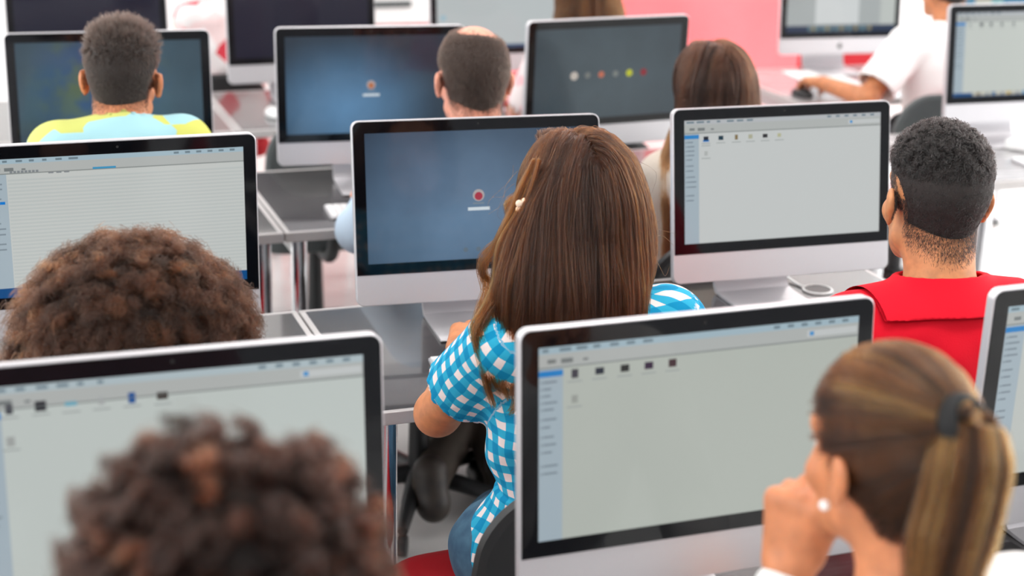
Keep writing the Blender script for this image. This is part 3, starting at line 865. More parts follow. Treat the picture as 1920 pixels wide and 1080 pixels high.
def finder(icons, seed, bar=(176, 200, 212), blank=(212, 216, 213), es=.74, dock=False, side_rows=True):
    rg = random.Random(seed)
    S = lambda c: scr(c, es)
    it = [('menu_bar', [(0, 0, 1, .034)], S(bar), 1),
          ('menu_lettering', [(.01+i*.05, .009, .01+i*.05+rg.uniform(.015, .038), .024) for i in range(7)], S((120, 140, 150)), 2),
          ('menu_icons', [(.72+i*.045, .009, .72+i*.045+.02, .024) for i in range(6)], S((120, 140, 150)), 2),
          ('toolbar', [(0, .034, 1, .108)], S((192, 196, 194)), 1),
          ('toolbar_line', [(0, .100, 1, .108)], S((150, 156, 154)), 2),
          ('toolbar_icons', [(.025, .062, .05, .082), (.065, .062, .1, .086), (.13, .07, .145, .082)], S((130, 136, 136)), 2),
          ('search_field', [(.83, .052, .995, .085)], S((212, 216, 216)), 2),
          ('search_dot', [(.838, .057, .852, .079)], S((84, 160, 220)), 3),
          ('sidebar', [(0, .108, .071, 1)], S((178, 194, 204)), 1),
          ('selected_row', [(0, .118, .071, .148)], S((40, 140, 214)), 2)]
    ys = [.17, .205, .24, .275, .31, .36, .40, .45, .49, .53, .60, .64]
    it.append(('sidebar_text', text_bars(.014, .058, ys, .011, rg)+[(.006, y, .011, y+.012) for y in ys], S((140, 154, 164)), 2))
    for a, b, w, h, c in icons:
        it.append(('file_icon', [(a-w/2, b-h/2, a+w/2, b+h/2)], S(c), 2))
        it.append(('file_name', [(a-.022, b+.036, a+.022, b+.043)], S((172, 178, 177)), 2))
    if dock:
        it.append(('dock', [(0, .955, 1, 1)], S((24, 84, 140)), 3))
        dc = [(220, 220, 215), (160, 180, 200), (120, 150, 170), (200, 180, 90), (110, 170, 210), (210, 200, 120), (70, 150, 190), (190, 120, 100), (220, 225, 225), (90, 130, 180)]
        it.append(('dock_icons', [(.15+i*.06, .948, .15+i*.06+.05, .992) for i in range(12)], S((206, 205, 190)), 4))
        it += [('dock_icon', [(.18+i*.12, .952, .18+i*.12+.028, .985)], S(c), 5) for i, c in enumerate(((150, 130, 90), (60, 120, 170), (214, 180, 60), (80, 160, 210), (190, 110, 80), (90, 150, 90)))]
    return {'base': S(blank), 'items': it}
DK = (38, 40, 44)
IC = [(.106, .145, .02, .045, (74, 72, 82)), (.18, .145, .026, .034, (46, 52, 66)), (.256, .145, .026, .036, (44, 46, 46)), (.329, .145, .026, .036, (58, 36, 66)), (.402, .145, .024, .04, (70, 40, 48)), (.106, .275, .018, .04, (168, 172, 166))]
ICE = [(.092, .105, .018, .045, (66, 68, 78)), (.168, .103, .028, .046, (32, 34, 44)), (.242, .105, .03, .018, (92, 186, 214)), (.317, .105, .016, .04, (186, 190, 190)), (.393, .105, .018, .05, (36, 92, 160)), (.47, .108, .028, .034, (66, 58, 54)), (.09, .255, .02, .045, (176, 180, 178))]
ICB = [(.106, .15, .024, .034, (30, 36, 52)), (.106, .168, .03, .016, (40, 130, 210)), (.18, .15, .024, .034, (30, 62, 78)), (.257, .15, .014, .04, (140, 120, 80)), (.328, .15, .02, .034, (186, 186, 160)), (.402, .15, .024, .03, (34, 34, 40)), (.474, .15, .018, .03, (196, 196, 160)), (.106, .27, .016, .036, (188, 192, 190))]
ICF = [(.106, .145, .02, .04, DK), (.18, .145, .026, .034, DK), (.256, .145, .026, .036, DK)]
ICG = [(.193, .143, .026, .04, (96, 100, 104)), (.268, .143, .022, .04, (120, 124, 126)), (.352, .143, .018, .04, (126, 130, 132)), (.444, .143, .018, .04, (140, 144, 146)), (.106, .143, .016, .03, (160, 170, 170))]
ui_list = finder([], 4, es=.78)
ui_list['items'] = [i for i in ui_list['items'] if i[0] not in ('search_field', 'search_dot', 'selected_row')]
ui_list['items'] += [('list_stripes', [(.075, .145+i*.026, .995, .158+i*.026) for i in range(31)], scr((203, 209, 207), .78), 2),
                     ('column_headers', [(.085+i*.014, .085, .095+i*.014, .1) for i in range(8)]+[(.23+i*.03, .105, .25+i*.03, .115) for i in range(3)], scr((140, 146, 150), .78), 3),
                     ('highlight_tab', [(.40, .088, .49, .102)], scr((70, 160, 206), .78), 3),
                     ('sidebar_mark', [(.04, .30, .06, .32)], scr((20, 130, 220), .78), 3),
                     ('desktop_strip', [(0, .93, 1, 1)], scr((22, 92, 158), .62), 4)]
def login(base, face=(206, 120, 110), es=.6, extras=True):
    it = [('disc:user_picture', [(.496, .505, .0125)], scr((196, 186, 186), .7), 1), ('disc:user_picture_centre', [(.496, .512, .0085)], scr(face, .7), 2),
          ('name_field', [(.447, .597, .545, .622)], scr((216, 226, 232), .85), 1), ('user_name', [(.47, .562, .52, .572)], scr((150, 165, 178), .6), 1)]
    if extras: it.append(('disc:control_buttons', [(.433, .926, .005), (.491, .926, .005), (.55, .926, .005)], scr((120, 136, 152), .6), 1))
    return {'base': base, 'items': it}
slate = screen_mat('login_picture', (104, 130, 158), (50, 66, 84), .82, centre=(.45, .32), size=.40)
slate_blue = screen_mat('login_picture_blue', (96, 138, 176), (50, 62, 74), .80, centre=(.34, .4), size=.30)
slate_dim = screen_mat('login_picture_dim', (70, 84, 92), (46, 58, 68), .8, centre=(.5, .2), size=.6)
slate_map = screen_mat('login_picture_glow', (74, 98, 112), (44, 60, 72), .8, blobs=((52, 84, 132), (96, 112, 84)), centre=(.55, .25), size=.6)
off = pmat('dark_screen_navy_glow', (8, 8, 14), .1, 0, .45, emit=(33, 34, 56), es=.5)  # switched-off screens: faint navy sheen put in as emission
computer(1.0384, 3.0746, -.0741, -.1545, 'silver all-in-one computer showing a slate blue login picture before the checked shirt', login(slate, (190, 60, 80)))
computer(1.7377, 3.0491, -.0327, -.1536, 'silver all-in-one computer with a white file window beside the red polo\'s head', finder(ICB, 2, bar=(196, 200, 204), blank=(214, 218, 217), es=.76))
computer(.9398, 1.8193, .0069, -.0762, 'near silver computer with five small dark file icons, partly behind the ponytail', finder(IC, 1, blank=(196, 202, 194), es=.74))
computer(.3065, 3.0509, -.0005, -.0105, 'silver computer with a striped white list behind the large afro', ui_list)
computer(.2402, 1.8606, -.0196, -.0932, 'largest near left silver computer, white file window behind the blurred curls', finder(ICE, 3, bar=(190, 206, 212), blank=(208, 216, 212), es=.76))
computer(1.6454, 1.8166, .0222, .0196, 'silver computer cut by the right edge, file sidebar showing beside the ponytail', finder(ICF, 5, blank=(206, 211, 207), es=.76))
computer(3.3105, 4.3578, -.0326, -.1028, 'silver computer with a white file window and colourful dock at the top right edge', finder(ICG, 6, bar=(196, 202, 208), blank=(214, 220, 214), es=.78, dock=True))
ui_h = {'base': slate_dim, 'items': [('disc:user_picture', [(a, .518, r)], scr(c, .75), 1) for a, c, r in ((.268, (206, 196, 186), .0125), (.36, (120, 124, 122), .0095), (.454, (206, 112, 84), .0095), (.553, (124, 130, 128), .0095), (.649, (206, 210, 40), .0105), (.749, (150, 30, 46), .0105))]}
computer(1.85, 4.3252, .0822, .0386, 'silver computer whose dark screen shows a row of six coloured round pictures', ui_h, logo=True)
computer(1.1285, 4.2926, -.0881, -.0562, 'silver computer with a blue login picture before the balding man', login(slate_blue, (206, 130, 90), extras=False))
computer(.4273, 4.3309, -.0581, -.0899, 'silver computer with a dim blue-green screen before the boy in blue and yellow', {'base': slate_map, 'items': []})
computer(.4859, 5.5729, -.0035, -.1001, 'computer with a switched off black screen in the top left corner', {'base': off, 'items': []})
computer(1.204, 5.5282, .0198, -.0735, 'computer with a switched off black screen, white chin showing, behind the balding man', {'base': off, 'items': []})
S8 = lambda c: scr(c, .78)
computer(1.944, 5.5694, -.0007, -.1006, 'far computer with a plain pale grey screen above the balding man\'s head', {'base': S8((202, 209, 210)), 'items': [('dock', [(0, .955, 1, 1)], S8((70, 96, 130)), 1), ('window_mark', [(.03, .55, .07, .62)], S8((170, 204, 218)), 1)]})
computer(3.4159, 5.6462, -.0675, -.0759, 'far computer before the red wall showing a white page and a dock', {'base': S8((184, 190, 190)), 'items': [
    ('page', [(.26, .0, .66, .88)], S8((226, 230, 230)), 1), ('side_panel', [(.86, 0, 1, .9)], S8((206, 212, 208)), 1),
    ('dock', [(0, .90, 1, 1)], S8((44, 60, 88)), 2), ('dock_icons', [(.2+i*.06, .91, .2+i*.06+.04, .98) for i in range(10)], S8((110, 140, 150)), 3),
    ('dock_icon', [(.23+i*.13, .915, .26+i*.13, .97) for i in range(5)], S8((160, 140, 90)), 4)]}, logo=True)
computer(4.13, 5.66, -.05, -.09, 'far computer with a teal and beige picture at the top right corner', {'base': S8((20, 120, 160)), 'items': [
    ('beige_patch', [(.34, .0, .5, 1)], S8((190, 190, 176)), 1), ('teal_patch', [(.5, .0, .62, 1)], S8((110, 170, 176)), 1), ('deep_patch', [(.0, 0, .2, 1)], S8((0, 84, 140)), 1)]})

# ------------------------------------------------------------------ things on the desks
def keyboard(x, y, rz, label, z=DZ):
    t = empty('keyboard', (x, y, z), rz, label, 'keyboard')
    def T(a, b, c): return (a, b, c+.004*(b+.06)/.12*(1 if c > .001 else 0))
    MB().rbox((-.14, -.058, .0005), (.14, .058, .007), .008, .0015, T=T).build('base', M['alu'], t, True)
    mb = MB()
    for r in range(6):
        for c in range(14):
            if r == 0 and 3 <= c <= 7:
                if c == 3: mb.box((-.135+3*.0195, -.053, .007), (-.135+8*.0195-.003, -.053+.0155, .0095), T=T)
                continue
            mb.box((-.135+c*.0195, -.053+r*.0182, .007), (-.135+c*.0195+.0165, -.053+r*.0182+.0155, .0095), T=T)
    mb.build('keys', M['key'], t)
def mouse(x, y, rz, label, m, z=DZ):
    t = empty('computer_mouse', (x, y, z), rz, label, 'mouse')
    mb = MB(); L = []
    for k, zz in ((.9, .0005), (1., .006), (.96, .015), (.84, .022), (.6, .028), (.25, .031), (.05, .0315)):
        L.append([(.029*k*math.cos(a), .056*k*math.sin(a)+.004*(1-k), zz) for a in np.linspace(0, 2*PI, 28, endpoint=False)])
    mb.loops(L).build('shell', m, t, True)
    MB().tube([(-.004, .026, .0285), (.004, .026, .0285)], .006, 14).build('wheel', M['trim'], t, True)
keyboard(1.085, 4.06, -.06, 'white keyboard on the desk under the balding man\'s screen')
keyboard(1.02, 2.86, -.05, 'white keyboard under the hands of the checked shirt')
keyboard(.94, 1.60, 0, 'white keyboard on the near desk before the ponytail')
keyboard(3.40, 5.36, -.05, 'white keyboard before the person in the white T-shirt')
keyboard(3.30, 4.08, -.05, 'white keyboard at the empty place by the right edge')
mouse(3.035, 5.24, .2, 'black mouse under the hand beside the red wall', M['plastic'])
mouse(1.06, 5.33, .1, 'white mouse on the far desk under the switched off screen', M['white_plastic'])
def sheet(x, y, rz, w, d, label, n=3):
    t = empty('paper_sheets', (x, y, DZ), rz, label, 'paper')
    for k in range(n):
        MB().box((-w/2+.004*k, -d/2-.003*k, .0008+.0012*k), (w/2+.004*k, d/2-.003*k, .0016+.0012*k)).build('sheet', M['paper'], t)
sheet(3.36, 4.50, .35, .30, .21, 'white loose papers beneath the top right computer')
sheet(3.30, 5.63-.06, -.1, .21, .297, 'white paper lying beside the far keyboard near the red wall', 2)
# folder with a black spine
t = empty('ring_folder', (3.50, 4.17, DZ), .5, 'white folder with a black spine on the right edge desk', 'folder')
MB().rbox((-.16, -.012, .0005), (.16, .012, .03), .004, .002).build('spine', M['plastic'], t, True)
MB().rbox((-.16, .012, .004), (.16, .23, .03), .004, .002).build('cover', M['paper'], t, True)
# cable grommet and cable on the middle desk, behind the red polo's screen
t = empty('cable_grommet', (1.895, 3.13, DZ), 0, 'round black cable grommet with a white ring in the middle desk', 'grommet')
MB().lathe([(.036, .0005), (.036, .004), (.031, .005), (.031, .0035), (.036, .0005)], 32).build('ring', M['white_plastic'], t, True)
MB().lathe([(.031, .0005), (.031, .0038)], 32).build('cap', M['glass_cyl'], t, True)
cb = MB().tube([tuple(p) for p in bezier_path([(1.80, 3.215, .85), (1.835, 3.235, .79), (1.86, 3.23, .735), (1.868, 3.18, .724), (1.872, 3.15, .7235)], 22)], .0035, 8).build('power_cable', M['white_plastic'], None, True)
tag(cb, 'white power cable running down behind the white file window screen', 'cable')

# ------------------------------------------------------------------ chairs
def chair(x, y, rz, label, back=None, front=None, seat=None, arms=True, zs=.46, top=.80, group='office chairs'):
    back = back or M['plastic']; front = front or M['red_fabric']; seat = seat or M['red_fabric']
    t = empty('office_chair', (x, y, 0), rz, label, 'chair', group)
    L = []
    for ins, z in ((.03, zs-.075), (.008, zs-.065), (0, zs-.04), (.004, zs-.018), (.02, zs-.004), (.05, zs)):
        L.append([(px, py+.02, z-.012*abs(py/.22)**3*(1 if py > 0 else .2)) for px, py in rrect(.47-2*ins, .45-2*ins, .11-ins*.5, 8)])
    MB().loops(L).build('seat', seat, t, True)
    def bend(px, pz, w): return (px, -.225+.32*px*px-.05*((pz-.55)/.3)-w, pz)
    zc = (zs+.06+top)/2; hh = top-zs-.06
    def panel(name, m, w0, w1, sh):
        L = []
        for ins, w in ((.012+sh, w0), (sh, w0+.006*np.sign(w1-w0)), (sh, w1-.006*np.sign(w1-w0)), (.012+sh, w1)):
            pl = []
            for px, pz in rrect(.43-2*ins, hh-2*ins, .12-ins*.5, 10): pl.append(bend(px*(1-.08*(pz/hh+.5)), zc+pz, w))
            L.append(pl)
        if w1 > w0: L = [l[::-1] for l in L]
        # close with strips so the curved faces stay smooth
        mb = MB(); mb.loops(L, False, False)
        for l, flip in ((L[0], True), (L[-1], False)):
            n = len(l); b = len(mb.v); ncol = 9
            # split outline into right-going rows by pairing points of equal height
            top_i = list(range(n))
            half = n//2
            A = l[:half]; B = l[half:][::-1]
            # start angle: first quarter lies top right -> pair across x
            rows = list(zip([l[(i+half//2) % n] for i in range(half)], [l[(half//2-1-i) % n] for i in range(half)]))
            rr = []
            for a, c in rows:
                row = []
                for k in range(ncol):
                    u = k/(ncol-1); px = a[0]*(1-u)+c[0]*u; pz = a[2]*(1-u)+c[2]*u
                    q = bend(px, pz, 0); row.append((px, q[1]-(w0 if flip else w1), pz))
                rr.append(row)
            for row in rr: mb.v += row
            for i in range(len(rr)-1):
                for k in range(ncol-1):
                    f = (b+i*ncol+k, b+i*ncol+k+1, b+(i+1)*ncol+k+1, b+(i+1)*ncol+k)
                    mb.f.append(f); mb.m.append(0)
        o = mb.build(name, m, t, True)
        return o
    panel('back_shell', back, .0, .03, 0)
    panel('back_cushion', front, -.002, -.026, .018)
    mb = MB(); mb.tube(bezier_path([(0, -.255, zs+.1), (0, -.27, zs-.02), (0, -.2, zs-.085), (0, -.05, zs-.085)], 14), .022, 10)
    mb.build('back_bracket', M['plastic'], t, True)
    MB().tube([(0, 0, .09), (0, 0, zs-.07)], [.028, .022], 16).build('gas_post', M['plastic'], t, True)
    for k in range(5):
        a = 2*PI*k/5+.3; c, s = math.cos(a), math.sin(a)
        g = MB().tube([(0, 0, .105), (.15*c, .15*s, .09), (.28*c, .28*s, .068)], [.026, .022, .014], 10).build('base_spoke', M['plastic'], t, True)
        MB().tube([(.28*c-.012*s, .28*s+.012*c, .029), (.28*c+.012*s, .28*s-.012*c, .029)], .027, 16).build('caster', M['plastic'], g, True)
    if arms:
        for sx in (-1, 1):
            a = MB().tube(bezier_path([(sx*.15, -.02, zs-.07), (sx*.27, -.02, zs-.06), (sx*.285, -.02, zs+.02), (sx*.275, 0, zs+.15)], 14), .016, 10).build('armrest', M['plastic'], t, True)
            MB().rbox((sx*.275-.03, -.13, zs+.15), (sx*.275+.03, .12, zs+.18), .025, .008).build('arm_pad', M['plastic'], a, True)
    return t
chair(.925, 2.42, .06, 'black backed chair with red seat under the checked shirt', arms=False, top=.80)
t_arm = None
dk_cloth = pmat('charcoal_upholstery', (44, 40, 41), .8)
chair(1.10, 3.72, .22, 'dark chair back between the near screens under the balding man', arms=False, top=.72, back=pmat('dark_brown_plastic', (52, 46, 46), .5), front=dk_cloth, seat=dk_cloth)
chair(1.79, 3.66, .0, 'black chair behind the long haired student in beige', arms=False, top=.78)
chair(1.62, 2.22, -.05, 'black chair of the person in the red polo', arms=False, top=.80)
chair(.27, 2.30, 0, 'black chair hidden behind the near left screen, under the large afro', arms=False, top=.70)
chair(.40, 3.62, 0, 'black chair under the boy in blue and yellow', arms=False, top=.78)
chair(1.12, 5.00, 0.0, 'empty grey backed chair beyond the desk at the blue login screen', back=M['grey_plastic'], front=M['grey_plastic'], seat=M['grey_plastic'], arms=False, top=.84)
chair(3.28, 4.90, -.05, 'grey backed chair of the person in the white T-shirt', back=M['grey_plastic'], arms=False, top=.84)
chair(1.98, 4.92, 0, 'dark chair under the person in the red and white top', arms=False, top=.74)
chair(.98, 6.30, 0, 'dark chair under the person in white between the two black screens', arms=False, top=.74)
chair(.24, 1.02, 0, 'black chair below the blurred dark curls', arms=False, top=.78)
chair(.93, 1.12, 0, 'black chair below the ponytail', arms=False, top=.78)

# ------------------------------------------------------------------ far end of the room
t = empty('low_cabinet', (1.98, 7.55, 0), 0, 'low red cabinet at the far wall between two dark screens', 'cabinet')
MB().rbox((-.45, -.25, .05), (.45, .25, .70), .01, .004).build('carcass', pmat('red_lacquer', (206, 40, 54), .35), t, True)
for sx in (-1, 1):
    d = MB().rbox((sx*.225-.215, -.268, .07), (sx*.225+.215, -.25, .68), .004, .002).build('door', pmat('red_lacquer_door', (206, 40, 54), .35), t, True)
    MB().tube([(sx*.04, -.28, .35), (sx*.04, -.28, .47)], .006, 10).build('handle', M['chrome'], d, True)
MB().box((-.42, -.22, 0), (.42, .22, .05)).build('plinth', M['plastic'], t)
t = empty('printer', (1.98, 7.5, .70), 0, 'white boxy printer with a dark slot on the red cabinet', 'printer')
MB().rbox((-.24, -.2, .002), (.24, .2, .17), .03, .01).build('body', M['white_plastic'], t, True)
MB().rbox((-.22, -.18, .17), (.22, .18, .30), .03, .012).build('scanner_lid', M['white_plastic'], t, True)
MB().rbox((-.13, -.212, .085), (.13, -.2, .115), .005, .002).build('paper_slot', M['grey_plastic'], t, True)
t = empty('red_stool', (1.36, 5.93, 0), 0, 'bright red seat under the switched off screen with the white chin', 'stool')
MB().rbox((-.17, -.17, .62), (.17, .17, .67), .06, .012).build('seat', pmat('red_plastic', (216, 12, 22), .4), t, True)
for sx in (-1, 1):
    for sy in (-1, 1): MB().tube([(sx*.15, sy*.15, .0), (sx*.12, sy*.12, .62)], .011, 10).build('leg', M['chrome'], t, True)
t = empty('red_chair', (3.63, 5.98, 0), 0, 'bright red chair back behind the computer by the red wall', 'chair')
MB().rbox((-.2, -.02, .42), (.2, .02, .86), .02, .008).build('backrest', pmat('bright_red_plastic', (226, 20, 40), .4), t, True)
MB().rbox((-.2, 0, .40), (.2, .38, .44), .02, .008).build('seat', pmat('bright_red_plastic_seat', (226, 20, 40), .4), t, True)
for sx in (-1, 1):
    for yy in (.02, .36): MB().tube([(sx*.17, yy, 0), (sx*.17, yy, .40)], .012, 10).build('leg', M['chrome'], t, True)

# ------------------------------------------------------------------ people
def cloth_mat(name, rgb, rough=.85, b=.35):
    return pmat('cloth_'+name, rgb, rough, bump=((160, 160, 90), b, .002))
sk_tan = skin('tan', (204, 134, 92)); sk_olive = skin('olive', (206, 142, 98)); sk_pink = skin('pink', (226, 158, 134)); sk_brown = skin('brown', (150, 98, 70)); sk_peach = skin('peach', (200, 130, 90))

# gingham cloth
m = pmat('gingham_cloth', (30, 150, 190), .85, spec=.25)
nt = m.node_tree; b = nt.nodes['Principled BSDF']
an = node(nt, 'ShaderNodeAttribute', attribute_name='cloth')
nz = node(nt, 'ShaderNodeTexNoise'); nz.inputs['Scale'].default_value = 9; nz.inputs['Detail'].default_value = 2
tc = node(nt, 'ShaderNodeTexCoord'); nt.links.new(tc.outputs['Object'], nz.inputs['Vector'])
off_ = node(nt, 'ShaderNodeVectorMath', operation='MULTIPLY_ADD'); off_.inputs[1].default_value = (.034, .034, 0)
nt.links.new(nz.outputs['Color'], off_.inputs[0]); nt.links.new(an.outputs['Vector'], off_.inputs[2])
sx = node(nt, 'ShaderNodeSeparateXYZ'); nt.links.new(off_.outputs[0], sx.inputs[0])
bands = []
for i in (0, 1):
    d = node(nt, 'ShaderNodeMath', operation='MULTIPLY'); d.inputs[1].default_value = 1/.033
    fr = node(nt, 'ShaderNodeMath', operation='FRACT'); lt = node(nt, 'ShaderNodeMath', operation='LESS_THAN'); lt.inputs[1].default_value = .52
    nt.links.new(sx.outputs[i], d.inputs[0]); nt.links.new(d.outputs[0], fr.inputs[0]); nt.links.new(fr.outputs[0], lt.inputs[0]); bands.append(lt)
ad = node(nt, 'ShaderNodeMath', operation='ADD'); nt.links.new(bands[0].outputs[0], ad.inputs[0]); nt.links.new(bands[1].outputs[0], ad.inputs[1])
hv = node(nt, 'ShaderNodeMath', operation='MULTIPLY'); hv.inputs[1].default_value = .5; nt.links.new(ad.outputs[0], hv.inputs[0])
cr = node(nt, 'ShaderNodeValToRGB'); cr.color_ramp.interpolation = 'CONSTANT'
cr.color_ramp.elements[0].color = s2l((236, 222, 220)); e = cr.color_ramp.elements.new(.25); e.color = s2l((44, 168, 206)); cr.color_ramp.elements[-1].position = .75; cr.color_ramp.elements[-1].color = s2l((0, 138, 186))
nt.links.new(hv.outputs[0], cr.inputs[0]); nt.links.new(cr.outputs[0], b.inputs['Base Color'])
n2 = node(nt, 'ShaderNodeTexNoise'); n2.inputs['Scale'].default_value = 34; bp = node(nt, 'ShaderNodeBump'); bp.inputs['Strength'].default_value = .5; bp.inputs['Distance'].default_value = .006
nt.links.new(tc.outputs['Object'], n2.inputs['Vector']); nt.links.new(n2.outputs[0], bp.inputs['Height']); nt.links.new(bp.outputs[0], b.inputs['Normal'])
gingham = m
# patchwork cloth of the boy, floral cloth
def patch_cloth(name, cols, scale, vs=(1, 1, 1)):
    m = pmat('cloth_'+name, cols[0], .85, spec=.2); nt = m.node_tree; b = nt.nodes['Principled BSDF']
    tc = node(nt, 'ShaderNodeTexCoord'); mp = node(nt, 'ShaderNodeMapping'); mp.inputs['Scale'].default_value = vs
    vo = node(nt, 'ShaderNodeTexVoronoi', distance='MANHATTAN'); vo.inputs['Scale'].default_value = scale
    sp = node(nt, 'ShaderNodeSeparateColor'); cr = node(nt, 'ShaderNodeValToRGB'); cr.color_ramp.interpolation = 'CONSTANT'
    cr.color_ramp.elements[0].color = s2l(cols[0]); cr.color_ramp.elements[-1].color = s2l(cols[-1]); cr.color_ramp.elements[-1].position = .80
    for i, c in enumerate(cols[1:-1]): e = cr.color_ramp.elements.new(.5+.12*i); e.color = s2l(c)
    nt.links.new(tc.outputs['Object'], mp.inputs[0]); nt.links.new(mp.outputs[0], vo.inputs['Vector']); nt.links.new(vo.outputs['Color'], sp.inputs[0])
    nt.links.new(sp.outputs[0], cr.inputs[0]); nt.links.new(cr.outputs[0], b.inputs['Base Color'])
    return m
boy_cloth = patch_cloth('blue_yellow', [(160, 204, 212), (176, 216, 220), (200, 202, 104), (196, 200, 112)], 10)
floral = patch_cloth('red_white', [(238, 226, 226), (244, 190, 196), (226, 40, 66)], 26)
jeans = noise_color(pmat('denim', (58, 96, 124), .85), (44, 78, 106), (72, 110, 134), 25, 5)
brown_tr = cloth_mat('dark_brown', (62, 54, 46)); grey_tr = cloth_mat('charcoal', (56, 58, 64))
GEN = dict(trousers=grey_tr)

# ---- hair builders
def afro(I, c, r, mat, base_m, n_clump, n_in, m=34, curl=.006, face=True, droop=.03, r0=.00035, freq=9, frizz=.0035, jag=.12, base_k=.80, part=None):
    root, o = I['root'], I['o']; c = np.array(c, float); r = np.array(r, float)
    G = Grid(c-o-r*1.3, c-o+r*1.3, .006); F = G.new(); cc = c-o
    add(G, F, ell(cc, r*base_k), 0); x, y, z = G.xyz()
    F = F+np.float32(.006)*(np.sin(70*x)*np.sin(65*y+1)*np.sin(75*z+2))
    Hl = I['Hc']-o; fw = I['R']@V(0, 1, 0); up = I['R']@V(0, 0, 1)
    fd = (x-Hl[0])*fw[0]+(y-Hl[1])*fw[1]+(z-Hl[2])*fw[2]
    F = np.maximum(F, (fd-.06).astype('f4'))
    v, f = snet(F, G)
    cap = raw_mesh('hair', v, f, base_m, root)
    d = RNG.normal(0, 1, (n_clump*3, 3)); d /= np.linalg.norm(d, axis=1, keepdims=True)
    k = (d@fw < .42) & (d[:, 2] > -.75); d = d[k][:n_clump]; n = len(d)
    R_ = 1+RNG.uniform(-jag, jag, n)
    t = np.linspace(0, 1, m)
    D = np.repeat(d, n_in, 0)+RNG.normal(0, .014, (n*n_in, 3)); D /= np.linalg.norm(D, axis=1, keepdims=True)
    RR = np.repeat(R_, n_in)+RNG.normal(0, .02, n*n_in)
    s = .55+.45*t
    P = c-o+(D*r*RR[:, None])[:, None]*s[None, :, None]
    P[:, :, 2] -= droop*(t**2)[None]*(1-.6*np.maximum(D[:, 2:], 0))
    e1, e2 = perp(D); ph = np.repeat(RNG.random(n)*6.28, n_in)+RNG.normal(0, .22, n*n_in)
    w = np.repeat(RNG.uniform(.8, 1.25, n), n_in)*2*PI*freq*.45
    a = (curl*np.repeat(RNG.uniform(.6, 1.4, n), n_in))[:, None]*np.minimum(t*2.2, 1)[None]
    an_ = ph[:, None]+w[:, None]*t[None]
    P = P+(a*np.cos(an_))[:, :, None]*e1[:, None]+(a*np.sin(an_))[:, :, None]*e2[:, None]
    P += np.cumsum(RNG.normal(0, frizz*.16, P.shape), 1)
    strands('hair_strands', P, mat, cap, r0, r0*.6, np.repeat(RNG.normal(.42, .22, n), n_in)[:, None]+.25*(t[None]-.5))
    return cap

# ---- person with the big brown afro (middle row, left)
hc = at(254, 628, 2.38)
I1 = person('person', 'person seen from behind with a big brown afro before the striped white list screen', hc, (.27, 2.33), hyaw=2, pitch=14, skinm=sk_brown, hs=.98, h=.007,
            shirt=cloth_mat('pale_grey', (190, 190, 188)), seat=.36, **GEN)
afro(I1, at(252, 612, 2.36), (.186, .165, .158), hairmat('afro_brown', (15, 8, 5), (42, 21, 11), .38, (84, 42, 20), 1.36), pmat('afro_under', (26, 17, 13), .9), 1500, 20, m=44, curl=.0062, droop=.045, freq=10, r0=.00034, jag=.075)

# ---- person with blurred dark curls (front row, left)
hc = at(428, 1120, 1.2)
I4 = person('person', 'person nearest the camera, only blurred dark curly hair showing at the picture\'s foot', hc, (.22, 1.06), hyaw=0, pitch=2, skinm=sk_brown, hs=.9, h=.007,
            shirt=cloth_mat('plum', (120, 80, 84)), seat=.47, **GEN)
afro(I4, at(425, 1062, 1.19), (.122, .125, .112), hairmat('afro_dark', (11, 6, 4), (28, 13, 8), .38, (70, 31, 15), 1.34), pmat('afro_dark_under', (20, 13, 11), .9), 560, 40, m=30, curl=.009, droop=.008, freq=6, r0=.0004, jag=.17, base_k=.86)

# ---- girl in the checked shirt
hc = at(1078, 390, 2.42)
S2 = at(872, 606, 2.43)
I2 = person('person', 'girl with long brown hair in a blue and white checked shirt and jeans', hc, (.955, 2.40), hyaw=2, pitch=5, roll=-2, skinm=sk_tan, hs=1.0, h=.0045, sw=.150, wide=.93,
            shirt=gingham, trousers=jeans, uv=True, hem=.545, sleeve=.60, sleeve_grow=.022, wrinkle=.003,
            armL=dict(E=V(.785, 2.535, .775), W=V(.895, 2.735, .81), curl=(.2, .3, .2), n=V(.1, .2, -1)), armR=dict(W=V(1.13, 2.78, .765)),
            legs={-1: (V(.985, 2.74, .43), V(.95, 2.62, .09)), 1: (V(1.12, 2.80, .48), V(1.12, 2.78, .09))})
# sleeve cuff
E_, ax = I2['arms'][-1][0], nrm(I2['arms'][-1][0]-I2['S'][-1])
# hair volume
o = I2['o']; R = I2['R']; Hc = I2['Hc']
G = Grid(Hc-o-V(.21, .19, .46), Hc-o+V(.21, .15, .16), .005); F = G.new()
Lh = lambda x, y, z: Hc-o+R@V(x, y, z)
add(G, F, ell(Lh(0, -.022, .033), V(.092, .104, .098), R), 0)
add(G, F, ell(Lh(0, -.045, -.06), V(.102, .075, .12), R), .05)
for (px, py, hw, th, hh, Y_) in ((1066, 470, .112, .058, .10, 2.345), (1060, 555, .114, .05, .08, 2.318), (1076, 640, .098, .036, .085, 2.298), (1082, 715, .070, .026, .07, 2.29)):
    add(G, F, ell(at(px, py, Y_)-o, V(hw, th, hh), I2['T']), .06)
x, y, z = G.xyz()
q = [(x-(Hc-o)[0]), (y-(Hc-o)[1]), (z-(Hc-o)[2])]
ly = q[0]*R[0, 1]+q[1]*R[1, 1]+q[2]*R[2, 1]; lz = q[0]*R[0, 2]+q[1]*R[1, 2]+q[2]*R[2, 2]
F = np.maximum(F, np.minimum(ly-.05, .112-lz*1.15+0*ly).astype('f4')*.8)
F = np.maximum(F, (ly-.066).astype('f4'))
v, f = snet(F+.006, G)
hm2 = hairmat('long_brown', (28, 12, 5), (76, 36, 13), .24, (156, 84, 28))
